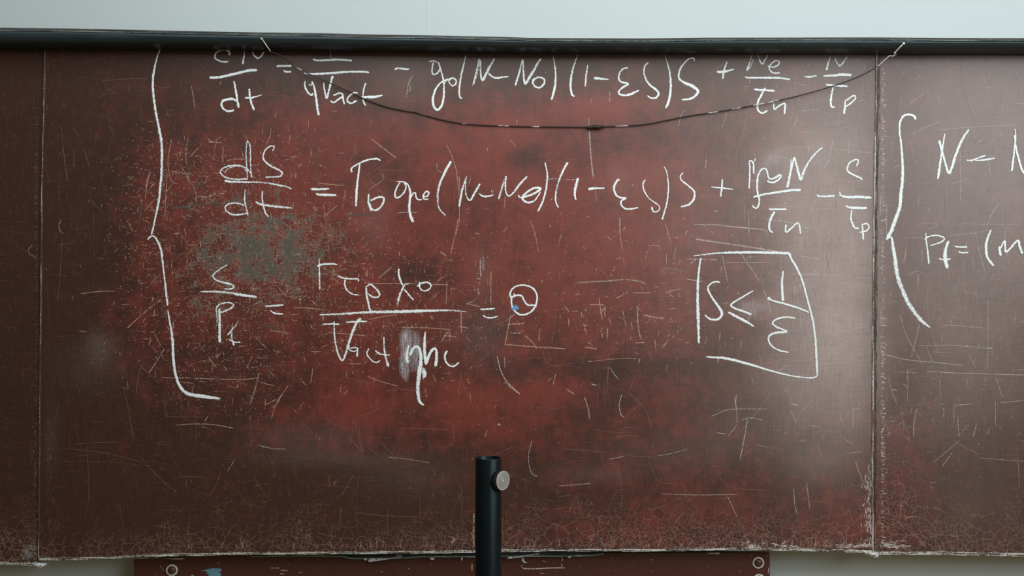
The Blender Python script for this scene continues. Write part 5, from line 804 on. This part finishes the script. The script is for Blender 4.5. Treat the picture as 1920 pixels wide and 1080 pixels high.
for (bx, by) in ((322.5, 1069), (1421.5, 1055), (1423, 1087), (323, 1101)):
    c = P(bx, by, YP)
    V, Fc = lathe_geo([(.0082, 0), (.0138, .0), (.0142, .001), (.0136, .0026), (.0118, .0034), (.0100, .0026), (.0096, .0008), (.0082, 0)], c, (0, -1, 0), 40)
    me = mesh('washer', V, Fc); bm_fix(me); sharp(me, 60); wo = link('washer', me, M['white'], plate, PB); wo['label'] = 'ring with paint worn to white'
    V, Fc = lathe_geo([(.0098, .0002), (.0096, .0028), (.0085, .0050), (.0060, .0068), (.003, .0076), (.0, .0078)], c, (0, -1, 0), 32)
    me = mesh('bolt', V, Fc); bm_fix(me); sharp(me, 60); link('bolt', me, M['plate'], plate, PB)
# bent metal lip and flakes along the top of the plate
lipp = [(470, 1043.5), (560, 1042.5), (640, 1043.5), (650, 1046), (672, 1047.3), (740, 1046.8), (800, 1044), (880, 1044), (940, 1043), (1000, 1043), (1060, 1042.6), (1110, 1041.5), (1132, 1038)]
strip('bent_lip', lipp, -0.9, 1.0, YP - 0.012, 0.012, M['green'], plate, PB, jit=0.5, label='thin bent metal lip showing green under the paint')
strip('bent_lip', [(252, 1047.5), (296, 1046), (330, 1048), (345, 1047.6)], -0.7, 0.8, YP - 0.008, 0.008, M['edge'], plate, PB, jit=0.6)
def flake(poly, y0, tilt, parent=plate, mat='flake'):
    c = np.mean(poly, axis=0); V = []; n = len(poly)
    for (x, y) in poly: V.append(P(x, y, y0 - tilt * (y - c[1]) * PX))
    V += [(x, yy + .0012, z) for x, yy, z in V]; Fc = [tuple(range(n)), tuple(reversed(range(n, 2 * n)))] + [(i, n + i, n + (i + 1) % n, (i + 1) % n) for i in range(n)]
    me = mesh('paint_flake', V, Fc); bm_fix(me); o = link('paint_flake', me, M[mat], parent, PB if parent is plate else None); o['label'] = 'pale flake of peeling paint'
flake([(691, 1054), (690, 1050), (697, 1047), (730, 1046), (752, 1042.5), (754, 1044.5), (720, 1050), (700, 1052.5)], YP - 0.013, 0.6)
flake([(949, 1048), (955, 1044), (985, 1041), (1010, 1037.5), (1012, 1039), (995, 1042), (970, 1046)], YP - 0.013, 0.5)
flake([(681, 1047), (686, 1046), (688, 1050), (683, 1051)], YP - 0.013, 0.4); flake([(805, 1046), (815, 1045.5), (813, 1050), (808, 1049)], YP - 0.013, 0.4); flake([(865, 1045), (867, 1045), (868, 1050), (865, 1051)], YP - 0.013, 0.3)
flake([(1064, 1043), (1071, 1042.8), (1069, 1046), (1066, 1046)], YP - 0.013, 0.4); flake([(743, 1041), (754, 1040.8), (752, 1043.5), (745, 1044)], YP - 0.013, 0.4)
flake([(1325, 1036.5), (1350, 1036), (1348, 1039), (1330, 1038.6)], YP - 0.003, 0.1); flake([(978, 1046), (982, 1046), (984, 1053), (989, 1055), (983, 1056), (978, 1051)], YP - 0.003, 0.0)
# white scrape lines and the blue patch on the plate
rp = Rib(two=True)
for wd, dn, pts in [(2.0, .9, [(980, 1066), (1000, 1066.5), (1030, 1065), (1060, 1064.5)]), (1.2, .7, [(979, 1058), (978, 1063), (984, 1066)]), (1.6, .9, [(1052, 1043), (1055, 1049), (1053, 1052)]), (1.5, .8, [(1053, 1056), (1053, 1063)]), (1.4, .8, [(1012, 1075), (1021, 1075)]), (1.3, .8, [(1017, 1051), (1025, 1054)]), (1.2, .7, [(507, 1065), (524, 1065)]), (1.4, .8, [(526, 1069), (540, 1070)]), (1.4, .8, [(525, 1076), (533, 1076)]),
                    (1.6, .9, [(885, 1056), (885, 1070)]), (1.5, .8, [(358, 1079), (364, 1079)]), (1.4, .8, [(1434, 1042), (1440, 1043)]), (1.6, .8, [(1442, 1064), (1440, 1075)]), (1.2, .7, [(560, 1074), (566, 1073)]), (1.6, .8, [(1386, 1071), (1388, 1072)]), (1.6, .8, [(1147, 1046), (1149, 1047)]), (1.6, .8, [(765, 1066), (768, 1066)]), (1.0, .6, [(300, 1060), (306, 1068), (312, 1070)])]:
    rp.add(pts, wd, dn, (0.62, 0.52, 0.47), YP - 0.0004)
o = rp.build('scrapes', M['scratch'], plate, PB); o['kind'] = 'stuff'; o['label'] = 'small pale scrapes in the paint'
bl = [(376, 1070), (384, 1069.5), (388, 1067), (394, 1066.5), (398, 1065), (404, 1066), (408, 1065.5), (411, 1066), (415.5, 1067), (415, 1070.5), (411, 1072), (413, 1075), (415.5, 1078), (412, 1080), (413, 1086), (409, 1090), (404, 1087), (398, 1091), (393, 1084), (390, 1079.5), (393, 1077.5), (387, 1075.5), (389, 1072.5), (383, 1071)]
o = pix_prism('paint_patch', bl, YP - 0.0004, 0.0004, M['bluep'], plate, PB); o['label'] = 'ragged patch of blue paint'

# lump of old plaster hanging at the two lower panel corners
for nm, pts, par in (('paint_clump', [(60, 1057), (72, 1056), (86, 1057.5), (85, 1061), (78, 1063), (76, 1066), (70, 1067), (66, 1063)], left), ('paint_clump', [(1618, 1034), (1640, 1035), (1648, 1037), (1647, 1045), (1638, 1046), (1630, 1042), (1622, 1038)], centre)):
    a = [P(x, y, -.004) for x, y in pts]; cen = np.mean(a, axis=0); n = len(a)
    V = a + [(x, .012, z) for x, _, z in a] + [(cen[0], -.009, cen[2])]
    Fc = [(i, (i + 1) % n, 2 * n) for i in range(n)] + [(i, n + i, n + (i + 1) % n, (i + 1) % n) for i in range(n)] + [tuple(reversed(range(n, 2 * n)))]
    me = mesh(nm, V, Fc); bm_fix(me); o = link(nm, me, M['flake'], par); o['label'] = 'pale clump of paint at the lower corner'

# ------------------------------------------------------------------ black tube stand with a clamping knob
YS = -0.35
ct = P(915.5, 858, YS); cx, cz = ct[0], ct[2]; R_ = 24.3 * (D + YS) / F
SB = (cx, YS, 0.0)
stand = thing('tube_stand', 'black hollow metal tube stand with round clamping knob in front of the chalkboard', 'stand', SB)
V, Fc = lathe_geo([(R_ - .0030, .30), (R_ - .0030, cz - .0012), (R_ - .0022, cz), (R_ - .0006, cz), (R_, cz - .0012), (R_, .012), (R_ - .003, .012), (R_ - .003, .30)], (cx, YS, 0), (0, 0, 1), 72)
Fc = [f for f in Fc if len(f) == 4]
me = mesh('tube', V, Fc); bm_fix(me); sharp(me, 40); link('tube', me, M['black'], stand, SB)
V, Fc = lathe_geo([(0, .29), (R_ - .0031, .29), (R_ - .0031, .30), (0, .30)], (cx, YS, 0), (0, 0, 1), 32); link('inner_plug', mesh('inner_plug', V, Fc), M['blackin'], stand, SB)
V, Fc = lathe_geo([(0, 0), (.16, 0), (.16, .008), (.15, .013), (R_ + .02, .016), (R_ + .012, .05), (0, .05)], (cx, YS, 0), (0, 0, 1), 56)
me = mesh('base', V, Fc); bm_fix(me); sharp(me); link('base', me, M['black'], stand, SB)
an = math.radians(48); ax = Vector((math.sin(an), -math.cos(an), 0)); kz = P(0, 901.5, YS - .03)[2]; o3 = Vector((cx, YS, kz))
rk = .0198
V = []; prof = [(0, R_ + .0045), (.010, R_ + .0045), (rk - .001, R_ + .0047), (rk, R_ + .0058), (rk, R_ + .0128), (rk - .0008, R_ + .0138)]
V, Fc = lathe_geo(prof + [(0, R_ + .0138)], o3, ax, 60)
for i, v in enumerate(V):                      # knurled rim
    if 2 * 60 <= i < 5 * 60 and i % 2:
        d = v - o3; al = ax * d.dot(ax); V[i] = o3 + al + (d - al) * 0.965
me = mesh('knob', V, Fc); bm_fix(me); kn_ = link('knob', me, M['darksteel'], stand, SB)
pf = [(rk - .0010, R_ + .0139), (rk - .0012, R_ + .0146), (rk - .0022, R_ + .0146)]
r = rk - .0022
while r > .003:
    pf += [(r - .0004, R_ + .01445), (r - .0011, R_ + .01445), (r - .0014, R_ + .0146), (r - .0016, R_ + .0146)]; r -= .0019
pf += [(.0022, R_ + .0143), (.0010, R_ + .0150), (0, R_ + .0151)]
V, Fc = lathe_geo(pf, o3, ax, 60); me = mesh('knob_face', V, Fc); bm_fix(me); sharp(me, 30); o = link('knob_face', me, mat_turned(tuple(o3 + ax * (R_ + .0146))), kn_); o['label'] = 'turned bright metal face'
V, Fc = lathe_geo([(.0058, R_ - .004), (.0058, R_ + .0046)], o3, ax, 24); me = mesh('screw', V, Fc); bm_fix(me); sharp(me); link('screw', me, M['darksteel'], stand, SB)
